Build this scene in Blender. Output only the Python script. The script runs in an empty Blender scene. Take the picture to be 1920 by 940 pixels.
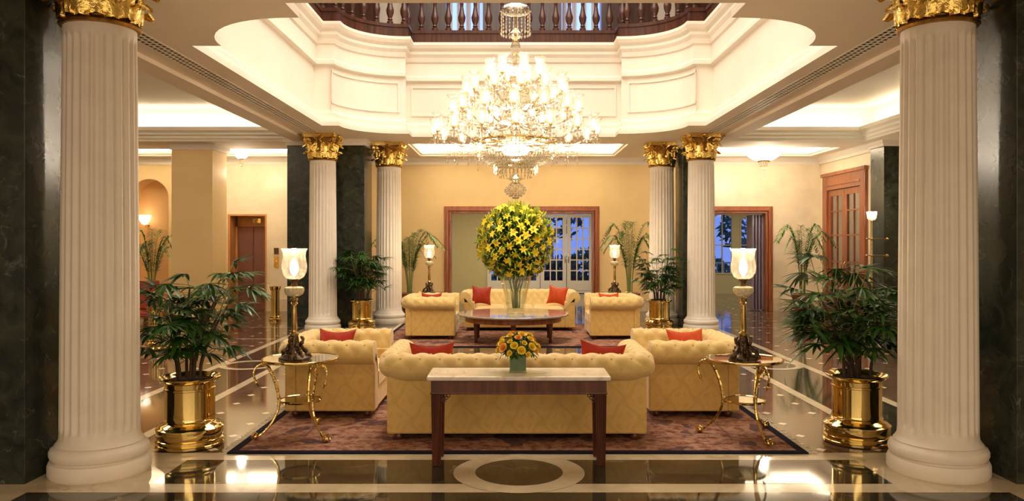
import bpy, math, random
from mathutils import Vector, Matrix
C = bpy.context.scene.collection
PI = math.pi
sin, cos = math.sin, math.cos

# ------------------------------------------------------------------ camera, world, exposure
CH, CF, CHY = 1.65, 1450.0, 455.0          # eye height, focal length in px of the 1920x940 frame, horizon row
cam = bpy.data.cameras.new('camera'); co = bpy.data.objects.new('camera', cam); C.objects.link(co)
co.location = (0, 0, CH); co.rotation_euler = (PI/2, 0, 0)
cam.sensor_width = 36; cam.lens = CF/1920*36; cam.shift_y = -(470-CHY)/1920; cam.clip_end = 300
bpy.context.scene.camera = co
sc = bpy.context.scene
sc.view_settings.view_transform = 'Standard'; sc.view_settings.look = 'None'
sc.view_settings.gamma = 1; sc.view_settings.exposure = 0.5
sc.view_settings.use_curve_mapping = False
sc.cycles.max_bounces = 10; sc.cycles.transparent_max_bounces = 24
sc.cycles.sample_clamp_indirect = 6
w = bpy.data.worlds.new('world'); sc.world = w; w.use_nodes = True
w.node_tree.nodes['Background'].inputs[0].default_value = (0.24, 0.34, 0.78, 1)
w.node_tree.nodes['Background'].inputs[1].default_value = 0.9

WARM = (1.0, 0.80, 0.56); WHITE_WARM = (1.0, 0.89, 0.76)
def area(name, loc, sx, sy, power, rot=(0, 0, 0), col=WARM):
    l = bpy.data.lights.new(name, 'AREA'); l.shape = 'RECTANGLE'; l.size = sx; l.size_y = sy
    l.energy = power; l.color = col
    o = bpy.data.objects.new(name, l); C.objects.link(o); o.location = loc; o.rotation_euler = rot
    return o
# added overhead fill for the atrium, no skylight is built
area('atrium_fill_light', (0.03, 10.7, 8.75), 5.5, 7.0, 520, col=WHITE_WARM)
# unseen fill lights added under the ceiling behind the camera, without fixtures
area('hall_fill_light', (0.0, 0.6, 3.64), 6.0, 1.6, 80, col=WARM)
area('hall_fill_light', (0.0, -2.2, 3.64), 6.0, 1.6, 80, col=WARM)
# out-of-frame area lights added to brighten the two side aisles
area('aisle_fill_light', (-7.2, 9.0, 4.37), 1.2, 3.0, 120, col=WARM)
area('aisle_fill_light', (6.3, 8.0, 4.37), 1.0, 2.0, 75, col=WARM)
# wide front fill added behind the camera, no glazing stands there
area('front_fill_light', (0.0, -4.9, 2.0), 18.0, 3.2, 140, rot=(PI/2, 0, 0), col=(1, .86, .68))
# cove lights (they shine upward from the ledges of the ceiling coffers)

# ------------------------------------------------------------------ materials
def newmat(name):
    m = bpy.data.materials.new(name); m.use_nodes = True
    nt = m.node_tree; return m, nt, nt.nodes['Principled BSDF']
def simple(name, col, rough=.5, metal=0, noise=0, nscale=8, bump=0, bscale=40, spec=None, coat=0, sss=0):
    m, nt, b = newmat(name)
    b.inputs['Base Color'].default_value = (*col, 1); b.inputs['Roughness'].default_value = rough
    b.inputs['Metallic'].default_value = metal
    if spec is not None: b.inputs['Specular IOR Level'].default_value = spec
    if coat: b.inputs['Coat Weight'].default_value = coat; b.inputs['Coat Roughness'].default_value = .08
    tc = nt.nodes.new('ShaderNodeTexCoord')
    if noise:
        n = nt.nodes.new('ShaderNodeTexNoise'); n.inputs['Scale'].default_value = nscale; n.inputs['Detail'].default_value = 4
        nt.links.new(tc.outputs['Object'], n.inputs['Vector'])
        r = nt.nodes.new('ShaderNodeMapRange'); r.inputs[1].default_value = .3; r.inputs[2].default_value = .7
        r.inputs[3].default_value = 1-noise; r.inputs[4].default_value = 1+noise*.4
        nt.links.new(n.outputs['Fac'], r.inputs[0])
        mx = nt.nodes.new('ShaderNodeVectorMath'); mx.operation = 'SCALE'; mx.inputs[0].default_value = col
        nt.links.new(r.outputs[0], mx.inputs['Scale']); nt.links.new(mx.outputs[0], b.inputs['Base Color'])
    if bump:
        n2 = nt.nodes.new('ShaderNodeTexNoise'); n2.inputs['Scale'].default_value = bscale
        nt.links.new(tc.outputs['Object'], n2.inputs['Vector'])
        bp = nt.nodes.new('ShaderNodeBump'); bp.inputs['Strength'].default_value = bump; bp.inputs['Distance'].default_value = .01
        nt.links.new(n2.outputs['Fac'], bp.inputs['Height']); nt.links.new(bp.outputs[0], b.inputs['Normal'])
    return m
def ramp(nt, stops, interp='LINEAR'):
    r = nt.nodes.new('ShaderNodeValToRGB'); r.color_ramp.interpolation = interp
    e = r.color_ramp.elements
    while len(e) < len(stops): e.new(.5)
    for i, (p, c) in enumerate(stops): e[i].position = p; e[i].color = (*c, 1)
    return r
def marble(name, dark, mid, vein, rough=.1, scale=1.6, veinw=.03, spec=.5):
    m, nt, b = newmat(name); L = nt.links.new
    tc = nt.nodes.new('ShaderNodeTexCoord')
    n = nt.nodes.new('ShaderNodeTexNoise'); n.inputs['Scale'].default_value = scale*2; n.inputs['Detail'].default_value = 8; n.inputs['Distortion'].default_value = 1.2
    L(tc.outputs['Object'], n.inputs['Vector'])
    r = ramp(nt, [(.3, dark), (.7, mid)]); L(n.outputs['Fac'], r.inputs[0])
    n2 = nt.nodes.new('ShaderNodeTexNoise'); n2.inputs['Scale'].default_value = scale; n2.inputs['Detail'].default_value = 7; n2.inputs['Distortion'].default_value = .8
    L(tc.outputs['Object'], n2.inputs['Vector'])
    v = ramp(nt, [(.5-veinw, (0, 0, 0)), (.5, (1, 1, 1)), (.5+veinw, (0, 0, 0))]); L(n2.outputs['Fac'], v.inputs[0])
    n3 = nt.nodes.new('ShaderNodeTexNoise'); n3.inputs['Scale'].default_value = scale*3; L(tc.outputs['Object'], n3.inputs['Vector'])
    r3 = nt.nodes.new('ShaderNodeMapRange'); r3.inputs[1].default_value = .45; r3.inputs[2].default_value = .7; L(n3.outputs['Fac'], r3.inputs[0])
    mu = nt.nodes.new('ShaderNodeMath'); mu.operation = 'MULTIPLY'; L(v.outputs[0], mu.inputs[0]); L(r3.outputs[0], mu.inputs[1])
    mx = nt.nodes.new('ShaderNodeMix'); mx.data_type = 'RGBA'; L(mu.outputs[0], mx.inputs[0]); L(r.outputs[0], mx.inputs[6]); mx.inputs[7].default_value = (*vein, 1)
    L(mx.outputs[2], b.inputs['Base Color']); b.inputs['Roughness'].default_value = rough; b.inputs['IOR'].default_value = 1.6
    b.inputs['Specular IOR Level'].default_value = spec
    return m
def math_n(nt, op, a, b=None, c=None):
    n = nt.nodes.new('ShaderNodeMath'); n.operation = op
    for i, x in enumerate((a, b, c)):
        if x is None: continue
        if isinstance(x, (int, float)): n.inputs[i].default_value = x
        else: nt.links.new(x, n.inputs[i])
    return n.outputs[0]
def tile_floor():
    m, nt, b = newmat('brown_marble_tiles'); L = nt.links.new
    tc = nt.nodes.new('ShaderNodeTexCoord'); sp = nt.nodes.new('ShaderNodeSeparateXYZ'); L(tc.outputs['Object'], sp.inputs[0])
    T = .44
    def cell(o, off): return math_n(nt, 'ABSOLUTE', math_n(nt, 'SUBTRACT', math_n(nt, 'FRACT', math_n(nt, 'ADD', math_n(nt, 'DIVIDE', o, T), off)), .5))
    fx = cell(sp.outputs[0], .91); fy = cell(sp.outputs[1], .5)
    d = math_n(nt, 'ADD', fx, fy); dot = math_n(nt, 'LESS_THAN', d, .105)
    jx = math_n(nt, 'LESS_THAN', fx, .004); jy = math_n(nt, 'LESS_THAN', fy, .004); j = math_n(nt, 'MAXIMUM', jx, jy)
    n = nt.nodes.new('ShaderNodeTexNoise'); n.inputs['Scale'].default_value = 3; n.inputs['Detail'].default_value = 7; n.inputs['Distortion'].default_value = 1.5
    L(tc.outputs['Object'], n.inputs['Vector'])
    r = ramp(nt, [(.3, (.065, .040, .024)), (.7, (.165, .104, .064))]); L(n.outputs['Fac'], r.inputs[0])
    m1 = nt.nodes.new('ShaderNodeMix'); m1.data_type = 'RGBA'; L(math_n(nt, 'MULTIPLY', j, .5), m1.inputs[0]); L(r.outputs[0], m1.inputs[6]); m1.inputs[7].default_value = (.05, .03, .02, 1)
    m2 = nt.nodes.new('ShaderNodeMix'); m2.data_type = 'RGBA'; L(dot, m2.inputs[0]); L(m1.outputs[2], m2.inputs[6]); m2.inputs[7].default_value = (.85, .72, .52, 1)
    L(m2.outputs[2], b.inputs['Base Color']); b.inputs['Roughness'].default_value = .07; b.inputs['IOR'].default_value = 1.62
    return m
def damask(name, col, dk, scale=1.0, strength=1.0):
    m, nt, b = newmat(name); L = nt.links.new
    tc = nt.nodes.new('ShaderNodeTexCoord'); sp = nt.nodes.new('ShaderNodeSeparateXYZ'); L(tc.outputs['Object'], sp.inputs[0])
    u = math_n(nt, 'MULTIPLY', math_n(nt, 'ADD', sp.outputs[0], sp.outputs[1]), 2*PI/(.27*scale))
    v = math_n(nt, 'MULTIPLY', sp.outputs[2], 2*PI/(.34*scale))
    w_ = math_n(nt, 'MULTIPLY', math_n(nt, 'SINE', math_n(nt, 'MULTIPLY', v, 2)), .35)
    F = math_n(nt, 'ADD', math_n(nt, 'COSINE', math_n(nt, 'ADD', u, w_)), math_n(nt, 'COSINE', v))
    F2 = math_n(nt, 'ADD', math_n(nt, 'COSINE', math_n(nt, 'MULTIPLY', u, 3)), math_n(nt, 'COSINE', math_n(nt, 'MULTIPLY', v, 3)))
    band = math_n(nt, 'SUBTRACT', 1, math_n(nt, 'SMOOTH_MIN', math_n(nt, 'MULTIPLY', math_n(nt, 'ABSOLUTE', F), 2.0), 1, .5))
    inner = math_n(nt, 'MULTIPLY', math_n(nt, 'GREATER_THAN', math_n(nt, 'ABSOLUTE', F), 1.0), math_n(nt, 'GREATER_THAN', F2, .5))
    pat = math_n(nt, 'MAXIMUM', band, math_n(nt, 'MULTIPLY', inner, .7))
    n = nt.nodes.new('ShaderNodeTexNoise'); n.inputs['Scale'].default_value = 30; n.inputs['Detail'].default_value = 3; L(tc.outputs['Object'], n.inputs['Vector'])
    pat = math_n(nt, 'MULTIPLY', pat, math_n(nt, 'MULTIPLY', n.outputs['Fac'], 1.5*strength))
    mx = nt.nodes.new('ShaderNodeMix'); mx.data_type = 'RGBA'; L(pat, mx.inputs[0]); mx.inputs[6].default_value = (*col, 1); mx.inputs[7].default_value = (*dk, 1)
    L(mx.outputs[2], b.inputs['Base Color']); b.inputs['Roughness'].default_value = .62
    b.inputs['Sheen Weight'].default_value = .3
    return m
def rug_mat(name, x0, x1, y0, y1, seed):
    m, nt, b = newmat(name); L = nt.links.new
    tc = nt.nodes.new('ShaderNodeTexCoord'); sp = nt.nodes.new('ShaderNodeSeparateXYZ'); L(tc.outputs['Object'], sp.inputs[0])
    dx = math_n(nt, 'MINIMUM', math_n(nt, 'SUBTRACT', sp.outputs[0], x0), math_n(nt, 'SUBTRACT', x1, sp.outputs[0]))
    dy = math_n(nt, 'MINIMUM', math_n(nt, 'SUBTRACT', sp.outputs[1], y0), math_n(nt, 'SUBTRACT', y1, sp.outputs[1]))
    e = math_n(nt, 'MINIMUM', dx, dy)
    mp = nt.nodes.new('ShaderNodeMapping'); mp.inputs['Location'].default_value = (seed, seed*2, 0); L(tc.outputs['Object'], mp.inputs['Vector'])
    n = nt.nodes.new('ShaderNodeTexNoise'); n.inputs['Scale'].default_value = 11; n.inputs['Detail'].default_value = 10; n.inputs['Roughness'].default_value = .75; L(mp.outputs[0], n.inputs['Vector'])
    r = ramp(nt, [(.30, (.035, .022, .032)), (.40, (.17, .065, .045)), (.50, (.33, .16, .105)), (.60, (.44, .27, .18)), (.75, (.22, .085, .055))]); L(n.outputs['Fac'], r.inputs[0])
    vo = nt.nodes.new('ShaderNodeTexVoronoi'); vo.inputs['Scale'].default_value = 9; vo.distance = 'MANHATTAN'; L(mp.outputs[0], vo.inputs['Vector'])
    vr = ramp(nt, [(.0, (0, 0, 0)), (.34, (0, 0, 0)), (.40, (1, 1, 1)), (.47, (0, 0, 0))]); L(vo.outputs['Distance'], vr.inputs[0])
    m0 = nt.nodes.new('ShaderNodeMix'); m0.data_type = 'RGBA'; L(math_n(nt, 'MULTIPLY', vr.outputs[0], .6), m0.inputs[0]); L(r.outputs[0], m0.inputs[6]); m0.inputs[7].default_value = (.045, .03, .05, 1)
    def band(a, c): return math_n(nt, 'MULTIPLY', math_n(nt, 'GREATER_THAN', e, a), math_n(nt, 'LESS_THAN', e, c))
    w2 = nt.nodes.new('ShaderNodeTexNoise'); w2.inputs['Scale'].default_value = 2.2; w2.inputs['Detail'].default_value = 2; L(mp.outputs[0], w2.inputs['Vector'])
    cl = math_n(nt, 'MULTIPLY', math_n(nt, 'GREATER_THAN', w2.outputs['Fac'], .58), math_n(nt, 'GREATER_THAN', n.outputs['Fac'], .47))
    m1 = nt.nodes.new('ShaderNodeMix'); m1.data_type = 'RGBA'; L(math_n(nt, 'MULTIPLY', cl, .75), m1.inputs[0]); L(m0.outputs[2], m1.inputs[6]); m1.inputs[7].default_value = (.03, .022, .045, 1)
    m2 = nt.nodes.new('ShaderNodeMix'); m2.data_type = 'RGBA'; L(math_n(nt, 'LESS_THAN', e, .07), m2.inputs[0]); L(m1.outputs[2], m2.inputs[6]); m2.inputs[7].default_value = (.012, .011, .022, 1)
    m3 = nt.nodes.new('ShaderNodeMix'); m3.data_type = 'RGBA'; L(math_n(nt, 'MULTIPLY', band(.46, .48), .4), m3.inputs[0]); L(m2.outputs[2], m3.inputs[6]); m3.inputs[7].default_value = (.02, .02, .035, 1)
    L(m3.outputs[2], b.inputs['Base Color']); b.inputs['Roughness'].default_value = .95; b.inputs['Specular IOR Level'].default_value = .1
    bp = nt.nodes.new('ShaderNodeBump'); bp.inputs['Strength'].default_value = .5; bp.inputs['Distance'].default_value = .01; L(n.outputs['Fac'], bp.inputs['Height']); L(bp.outputs[0], b.inputs['Normal'])
    return m
def wood(name, a, c, rough=.25, scale=1.0, axis=2):
    m, nt, b = newmat(name); L = nt.links.new
    tc = nt.nodes.new('ShaderNodeTexCoord'); mp = nt.nodes.new('ShaderNodeMapping')
    s = [14*scale]*3; s[axis] = 1.2*scale; mp.inputs['Scale'].default_value = s; L(tc.outputs['Object'], mp.inputs['Vector'])
    n = nt.nodes.new('ShaderNodeTexNoise'); n.inputs['Scale'].default_value = 1.5; n.inputs['Detail'].default_value = 6; n.inputs['Distortion'].default_value = .6; L(mp.outputs[0], n.inputs['Vector'])
    r = ramp(nt, [(.3, a), (.7, c)]); L(n.outputs['Fac'], r.inputs[0]); L(r.outputs[0], b.inputs['Base Color'])
    b.inputs['Roughness'].default_value = rough; b.inputs['Coat Weight'].default_value = .15; b.inputs['Specular IOR Level'].default_value = .35; b.inputs['Coat Roughness'].default_value = .12
    return m
def cheapglass(name, tint=(1, 1, 1), gloss=.3, white=0.0, rough=.02):
    m, nt, b = newmat(name); L = nt.links.new; nt.nodes.remove(b)
    out = nt.nodes['Material Output']
    t = nt.nodes.new('ShaderNodeBsdfTransparent'); t.inputs[0].default_value = (*tint, 1)
    g = nt.nodes.new('ShaderNodeBsdfGlossy'); g.inputs['Roughness'].default_value = rough; g.inputs[0].default_value = (1, .97, .9, 1)
    fr = nt.nodes.new('ShaderNodeLayerWeight'); fr.inputs[0].default_value = .35
    f = math_n(nt, 'ADD', math_n(nt, 'MULTIPLY', fr.outputs['Facing'], .55), gloss)
    mx = nt.nodes.new('ShaderNodeMixShader'); L(f, mx.inputs[0]); L(t.outputs[0], mx.inputs[1]); L(g.outputs[0], mx.inputs[2]); res = mx.outputs[0]
    if white:
        tr = nt.nodes.new('ShaderNodeBsdfTranslucent'); tr.inputs[0].default_value = (1, .96, .88, 1)
        df = nt.nodes.new('ShaderNodeBsdfDiffuse'); df.inputs[0].default_value = (.9, .86, .78, 1)
        a2 = nt.nodes.new('ShaderNodeMixShader'); a2.inputs[0].default_value = .4; L(tr.outputs[0], a2.inputs[1]); L(df.outputs[0], a2.inputs[2])
        m2 = nt.nodes.new('ShaderNodeMixShader')
        tc = nt.nodes.new('ShaderNodeTexCoord'); vo = nt.nodes.new('ShaderNodeTexVoronoi'); vo.inputs['Scale'].default_value = 22; L(tc.outputs['Object'], vo.inputs['Vector'])
        et = math_n(nt, 'MULTIPLY', math_n(nt, 'LESS_THAN', vo.outputs['Distance'], .36), .10)
        L(math_n(nt, 'ADD', et, white), m2.inputs[0]); L(res, m2.inputs[1]); L(a2.outputs[0], m2.inputs[2]); res = m2.outputs[0]
    L(res, out.inputs['Surface']); return m
def emit(name, col, s):
    m, nt, b = newmat(name); b.inputs['Base Color'].default_value = (*col, 1); b.inputs['Emission Color'].default_value = (*col, 1); b.inputs['Emission Strength'].default_value = s
    return m

M = {}
M['green'] = marble('dark_green_marble', (.008, .012, .008), (.042, .049, .031), (.12, .14, .11), rough=.26, scale=2.6, veinw=.010, spec=.35)
M['blackf'] = marble('dark_floor_marble', (.016, .015, .010), (.050, .044, .028), (.25, .21, .14), rough=.05, scale=1.1, veinw=.008, spec=.9)
M['beige'] = marble('beige_marble', (.50, .41, .27), (.64, .54, .38), (.38, .29, .18), rough=.08, scale=1.5)
M['tile'] = tile_floor()
M['white'] = simple('ivory_plaster', (.86, .78, .67), .55, noise=.03, nscale=2)
M['column'] = simple('ivory_column_stone', (.82, .74, .63), .5, noise=.06, nscale=5)
M['soffit'] = simple('warm_cream_ceiling_paint', (.90, .77, .60), .7, noise=.04, nscale=1)
M['whiteceil'] = simple('white_ceiling_paint', (.88, .82, .70), .7)
M['wall'] = simple('yellow_cream_wall_paint', (.86, .64, .32), .6, noise=.06, nscale=1.5)
M['wallstone'] = simple('cream_polished_plaster', (.90, .77, .56), .35, noise=.12, nscale=2.5)
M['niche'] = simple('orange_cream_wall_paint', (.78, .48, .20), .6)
M['backroom'] = simple('olive_cream_wall_paint', (.60, .54, .28), .6)
M['baseb'] = marble('cream_skirting_marble', (.6, .5, .35), (.75, .65, .48), (.5, .4, .25), rough=.15)
M['goldleaf'] = simple('gilded_plaster', (.95, .68, .20), .22, metal=1, noise=.3, nscale=38, bump=.35, bscale=60)
M['oldgold'] = simple('dark_gilding', (.50, .27, .06), .4, metal=1, noise=.4, nscale=38)
M['brass'] = simple('polished_brass', (.80, .60, .23), .08, metal=1, noise=.12, nscale=4)
M['brassd'] = simple('aged_brass', (.62, .42, .16), .25, metal=1, noise=.4, nscale=30)
M['bronze'] = simple('dark_bronze', (.13, .08, .045), .35, metal=.9, noise=.5, nscale=40, bump=.4, bscale=80)
M['mahog'] = wood('mahogany', (.060, .016, .008), (.15, .045, .020))
M['mahogr'] = wood('red_brown_wood', (.17, .045, .018), (.36, .12, .045), rough=.3)
M['balwood'] = wood('dark_brown_balcony_wood', (.040, .014, .009), (.10, .036, .022), rough=.3)
M['fabric'] = damask('cream_damask', (.71, .465, .14), (.52, .32, .075), strength=.6)
M['fabrict'] = damask('cream_damask_tufted', (.73, .52, .19), (.62, .42, .13), strength=.45)
M['redc'] = simple('rust_red_silk', (.36, .026, .008), .5, spec=.25, noise=.15, nscale=30)
M['orangec'] = simple('bright_orange_silk', (.55, .065, .008), .5, spec=.25, noise=.15, nscale=30)
M['leaf'] = simple('dark_green_leaf', (.034, .105, .012), .33, noise=.5, nscale=9)
M['leaf2'] = simple('mid_green_leaf', (.09, .18, .022), .35, noise=.5, nscale=9)
M['yleaf'] = simple('yellow_green_leaf', (.52, .64, .05), .45, noise=.5, nscale=12)
M['gleaf'] = simple('bouquet_green_leaf', (.06, .16, .02), .4, noise=.5, nscale=12)
M['stem'] = simple('brown_cane', (.10, .055, .03), .6, noise=.4, nscale=30)
M['gstem'] = simple('green_stem', (.18, .22, .05), .5)
M['soil'] = simple('brown_soil', (.07, .03, .018), .95, noise=.6, nscale=50, bump=1, bscale=90)
M['lily'] = simple('yellow_petal', (.92, .70, .03), .45, noise=.15, nscale=20)
M['rose'] = simple('yellow_rose_petal', (.95, .68, .03), .5, noise=.15, nscale=20)
M['roseo'] = simple('apricot_rose_petal', (.95, .45, .08), .5, noise=.1, nscale=20)
M['glass'] = cheapglass('clear_glass', (.93, .95, .9), .03)
M['crystal'] = cheapglass('cut_crystal', (.90, .87, .80), .24)
M['shade'] = cheapglass('etched_glass_shade', (1, .98, .95), .05, white=.07, rough=.08)
M['pane'] = cheapglass('window_pane', (.8, .85, .95), .02)
M['tglass'] = cheapglass('table_top_glass', (.70, .66, .55), .28)
M['bulb'] = emit('glowing_bulb', (1, .86, .64), 5)
M['bulb2'] = emit('glowing_lamp_flame', (1, .82, .56), 8)
M['bowl'] = emit('lit_glass_bowl', (1, .88, .66), 2.2)
M['whitew'] = simple('white_painted_wood', (.80, .76, .66), .4)
M['doorbr'] = simple('brown_metal_lift_door', (.20, .085, .065), .35, metal=.3)
M['roundtop'] = marble('grey_beige_marble_top', (.34, .29, .22), (.52, .45, .36), (.25, .2, .14), rough=.06, scale=2)
M['marbletop'] = marble('pale_marble_top', (.62, .52, .42), (.78, .70, .60), (.45, .34, .25), rough=.1, scale=3)
M['ventdark'] = simple('painted_vent_shade', (.02, .012, .008), .9)  # flat dark sheet colour standing in for shade behind the lattice
M['ventbr'] = simple('cream_vent_lattice', (.88, .78, .62), .5)
M['sky_dark'] = simple('night_foliage', (.01, .05, .03), .8, noise=.6, nscale=6)
M['curtain'] = simple('pale_sheer_curtain', (.75, .75, .9), .7)
M['upblue'] = emit('dusk_blue_window_light', (.28, .42, .95), 1.0)
M['fringe'] = simple('ivory_fringe', (.72, .62, .46), .9)
M['redleather'] = simple('red_leather', (.30, .04, .015), .35, noise=.2)
M['label'] = simple('black_sign_face', (.015, .015, .015), .4)

# ------------------------------------------------------------------ mesh builder
class MB:
    def __init__(s): s.v = []; s.f = []; s.sm = []; s.mi = []
    def add(s, vs, fs, smooth=False, mat=0):
        o = len(s.v); s.v += [tuple(p) for p in vs]
        for f in fs: s.f.append(tuple(i+o for i in f)); s.sm.append(smooth); s.mi.append(mat)
    def box(s, x0, x1, y0, y1, z0, z1, mat=0):
        s.add([(x0, y0, z0), (x1, y0, z0), (x1, y1, z0), (x0, y1, z0), (x0, y0, z1), (x1, y0, z1), (x1, y1, z1), (x0, y1, z1)],
              [(0, 3, 2, 1), (4, 5, 6, 7), (0, 1, 5, 4), (1, 2, 6, 5), (2, 3, 7, 6), (3, 0, 4, 7)], mat=mat)
    def quad(s, pts, mat=0): s.add(pts, [tuple(range(len(pts)))], mat=mat)
    def grid(s, rows, closed=False, smooth=True, mat=0, capa=False, capb=False):
        n = len(rows[0]); vs = [p for r in rows for p in r]; fs = []
        for i in range(len(rows)-1):
            for j in range(n if closed else n-1):
                k = (j+1) % n
                fs.append((i*n+j, i*n+k, (i+1)*n+k, (i+1)*n+j))
        s.add(vs, fs, smooth, mat)
        if capa: s.add(rows[0][::-1], [tuple(range(n))], mat=mat)
        if capb: s.add(rows[-1], [tuple(range(n))], mat=mat)
    def lathe(s, prof, n=24, c=(0, 0, 0), mat=0, rf=None, smooth=True, cap=True):
        rows = []
        for (r, z) in prof:
            row = []
            for j in range(n):
                a = 2*PI*j/n; q = r if rf is None else rf(r, a, z)
                row.append((c[0]+q*cos(a), c[1]+q*sin(a), c[2]+z))
            rows.append(row)
        s.grid(rows, closed=True, smooth=smooth, mat=mat, capa=cap and prof[0][0] > 1e-4, capb=cap and prof[-1][0] > 1e-4)
    def tube(s, pts, rad, n=8, mat=0, smooth=True):
        pts = [Vector(p) for p in pts]; rows = []; up = Vector((0, 0, 1)); prev = None
        for i, p in enumerate(pts):
            t = (pts[min(i+1, len(pts)-1)]-pts[max(i-1, 0)])
            if t.length < 1e-9: t = Vector((0, 0, 1))
            t.normalize()
            if prev is None:
                a = up if abs(t.dot(up)) < .9 else Vector((1, 0, 0)); u = t.cross(a).normalized()
            else: u = (prev - t*prev.dot(t)).normalized()
            prev = u; v = t.cross(u); r = rad[i] if isinstance(rad, (list, tuple)) else rad
            rows.append([tuple(p+u*r*cos(2*PI*j/n)+v*r*sin(2*PI*j/n)) for j in range(n)])
        s.grid(rows, closed=True, smooth=smooth, mat=mat, capa=True, capb=True)
    def ball(s, c, r, n=10, m=6, mat=0, sz=1.0):
        s.lathe([(max(1e-5, r*sin(PI*i/m)), -r*sz*cos(PI*i/m)) for i in range(m+1)], n, c, mat)
    def octa(s, c, r, h, mat=0):
        x, y, z = c
        s.add([(x, y, z+h), (x+r, y, z), (x, y+r, z), (x-r, y, z), (x, y-r, z), (x, y, z-h)],
              [(0, 1, 2), (0, 2, 3), (0, 3, 4), (0, 4, 1), (5, 2, 1), (5, 3, 2), (5, 4, 3), (5, 1, 4)], mat=mat)
    def xf(s, Mx, start=0):
        for i in range(start, len(s.v)): s.v[i] = tuple(Mx @ Vector(s.v[i]))
    def build(s, name, mats, parent=None, loc=None, sharp=40, bevel=0):
        me = bpy.data.meshes.new(name); me.from_pydata(s.v, [], s.f)
        if not isinstance(mats, (list, tuple)): mats = [mats]
        for m in mats: me.materials.append(m)
        me.polygons.foreach_set('use_smooth', s.sm); me.polygons.foreach_set('material_index', s.mi)
        if any(s.sm) and sharp: me.set_sharp_from_angle(angle=math.radians(sharp))
        me.update()
        o = bpy.data.objects.new(name, me); C.objects.link(o)
        if parent: o.parent = parent
        if loc: o.location = loc
        if bevel:
            b = o.modifiers.new('bevel', 'BEVEL'); b.width = bevel; b.segments = 2; b.limit_method = 'ANGLE'
        return o
def tag(o, label=None, cat=None, group=None, kind=None):
    if label: o['label'] = label
    if cat: o['category'] = cat
    if group: o['group'] = group
    if kind: o['kind'] = kind
    return o
def thing(name, label, cat, loc=(0, 0, 0), rz=0, group=None):
    o = bpy.data.objects.new(name, None); C.objects.link(o); o.location = loc; o.rotation_euler = (0, 0, rz)
    return tag(o, label, cat, group)
def kids(o): return [c for c in bpy.data.objects if c.parent == o]
def dup(root, label, loc, rz=None, group=None, scale=None):
    def cp(o, par):
        c = o.copy(); C.objects.link(c); c.parent = par
        for k in kids(o): cp(k, c)
        return c
    r = cp(root, None); r.location = loc
    if rz is not None: r.rotation_euler = (0, 0, rz)
    if scale: r.scale = scale
    r['label'] = label
    if group: r['group'] = group
    return r
def struct(name, mb, mats, **k): return tag(mb.build(name, mats, **k), kind='structure')
def cells(x0, x1, y0, y1, holes):
    xs = sorted({x0, x1, *[min(max(h[i], x0), x1) for h in holes for i in (0, 1)]}); ys = sorted({y0, y1, *[min(max(h[i], y0), y1) for h in holes for i in (2, 3)]})
    for a, b in zip(xs, xs[1:]):
        for c, d in zip(ys, ys[1:]):
            mx, my = (a+b)/2, (c+d)/2
            if not any(h[0] < mx < h[1] and h[2] < my < h[3] for h in holes): yield a, b, c, d

CZ = 3.68          # lower ceiling height
BY = 18.6          # back wall
# ------------------------------------------------------------------ floor
fl = MB()
fl.quad([(-12, -5, 0), (12, -5, 0), (12, 26, 0), (-12, 26, 0)], 0)
def frect(x0, x1, y0, y1, z, mat): fl.quad([(x0, y0, z), (x1, y0, z), (x1, y1, z), (x0, y1, z)], mat)
def disc(cx, cy, r, z, mat, n=64, ri=0):
    for j in range(n):
        a, b = 2*PI*j/n, 2*PI*(j+1)/n
        if ri: fl.quad([(cx+ri*cos(a), cy+ri*sin(a), z), (cx+r*cos(a), cy+r*sin(a), z), (cx+r*cos(b), cy+r*sin(b), z), (cx+ri*cos(b), cy+ri*sin(b), z)], mat)
        else: fl.add([(cx, cy, z), (cx+r*cos(a), cy+r*sin(a), z), (cx+r*cos(b), cy+r*sin(b), z)], [(0, 1, 2)], mat=mat)
# beige ground around the columns and front bands, dark panels let into it
frect(-4.9, 5.0, 5.10, 6.06, .001, 1)
frect(-2.46, 2.60, 5.28, 5.86, .002, 2)
frect(-3.2, 3.28, 3.6, 5.10, .001, 2)
for (a, b) in ((-3.5, -3.2), (3.28, 3.55)): frect(a, b, 3.0, 5.10, .001, 1)
frect(-5.6, -3.5, 3.0, 5.0, .001, 2); frect(3.55, 5.6, 3.0, 5.0, .001, 2)
frect(-3.5, 3.55, 3.3, 3.6, .002, 1)
disc(.05, 5.55, .47, .003, 1); disc(.05, 5.55, .314, .004, 2)
for s, xa, xb in ((-1, -3.13, -3.92), (1, 3.10, 3.90)):
    lo, hi = min(xa, xb), max(xa, xb)
    frect(lo, hi, 6.06, 15.0, .001, 2)
    frect(lo-.06, lo+.05, 6.06, 15.0, .002, 1); frect(hi-.05, hi+.06, 6.06, 15.0, .002, 1)
    disc((lo+hi)/2, 10.4, .40, .003, 1, ri=.30); disc((lo+hi)/2, 10.4, .30, .003, 2)
frect(-3.9, 3.9, 14.9, 15.0, .003, 1); frect(-3.9, 3.9, 15.6, 15.7, .002, 1); frect(-3.9, 3.9, 15.0, 15.6, .001, 2)
frect(-12, -3.98, 15.0, 15.07, .001, 1); frect(3.96, 12, 15.0, 15.07, .001, 1)
frect(-12, -3.98, 13.2, 13.27, .001, 1); frect(3.96, 12, 16.2, 16.27, .001, 1)
frect(-12, 12, 18.05, 18.12, .001, 1)
struct('floor', fl, [M['tile'], M['beige'], M['blackf']])

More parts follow.
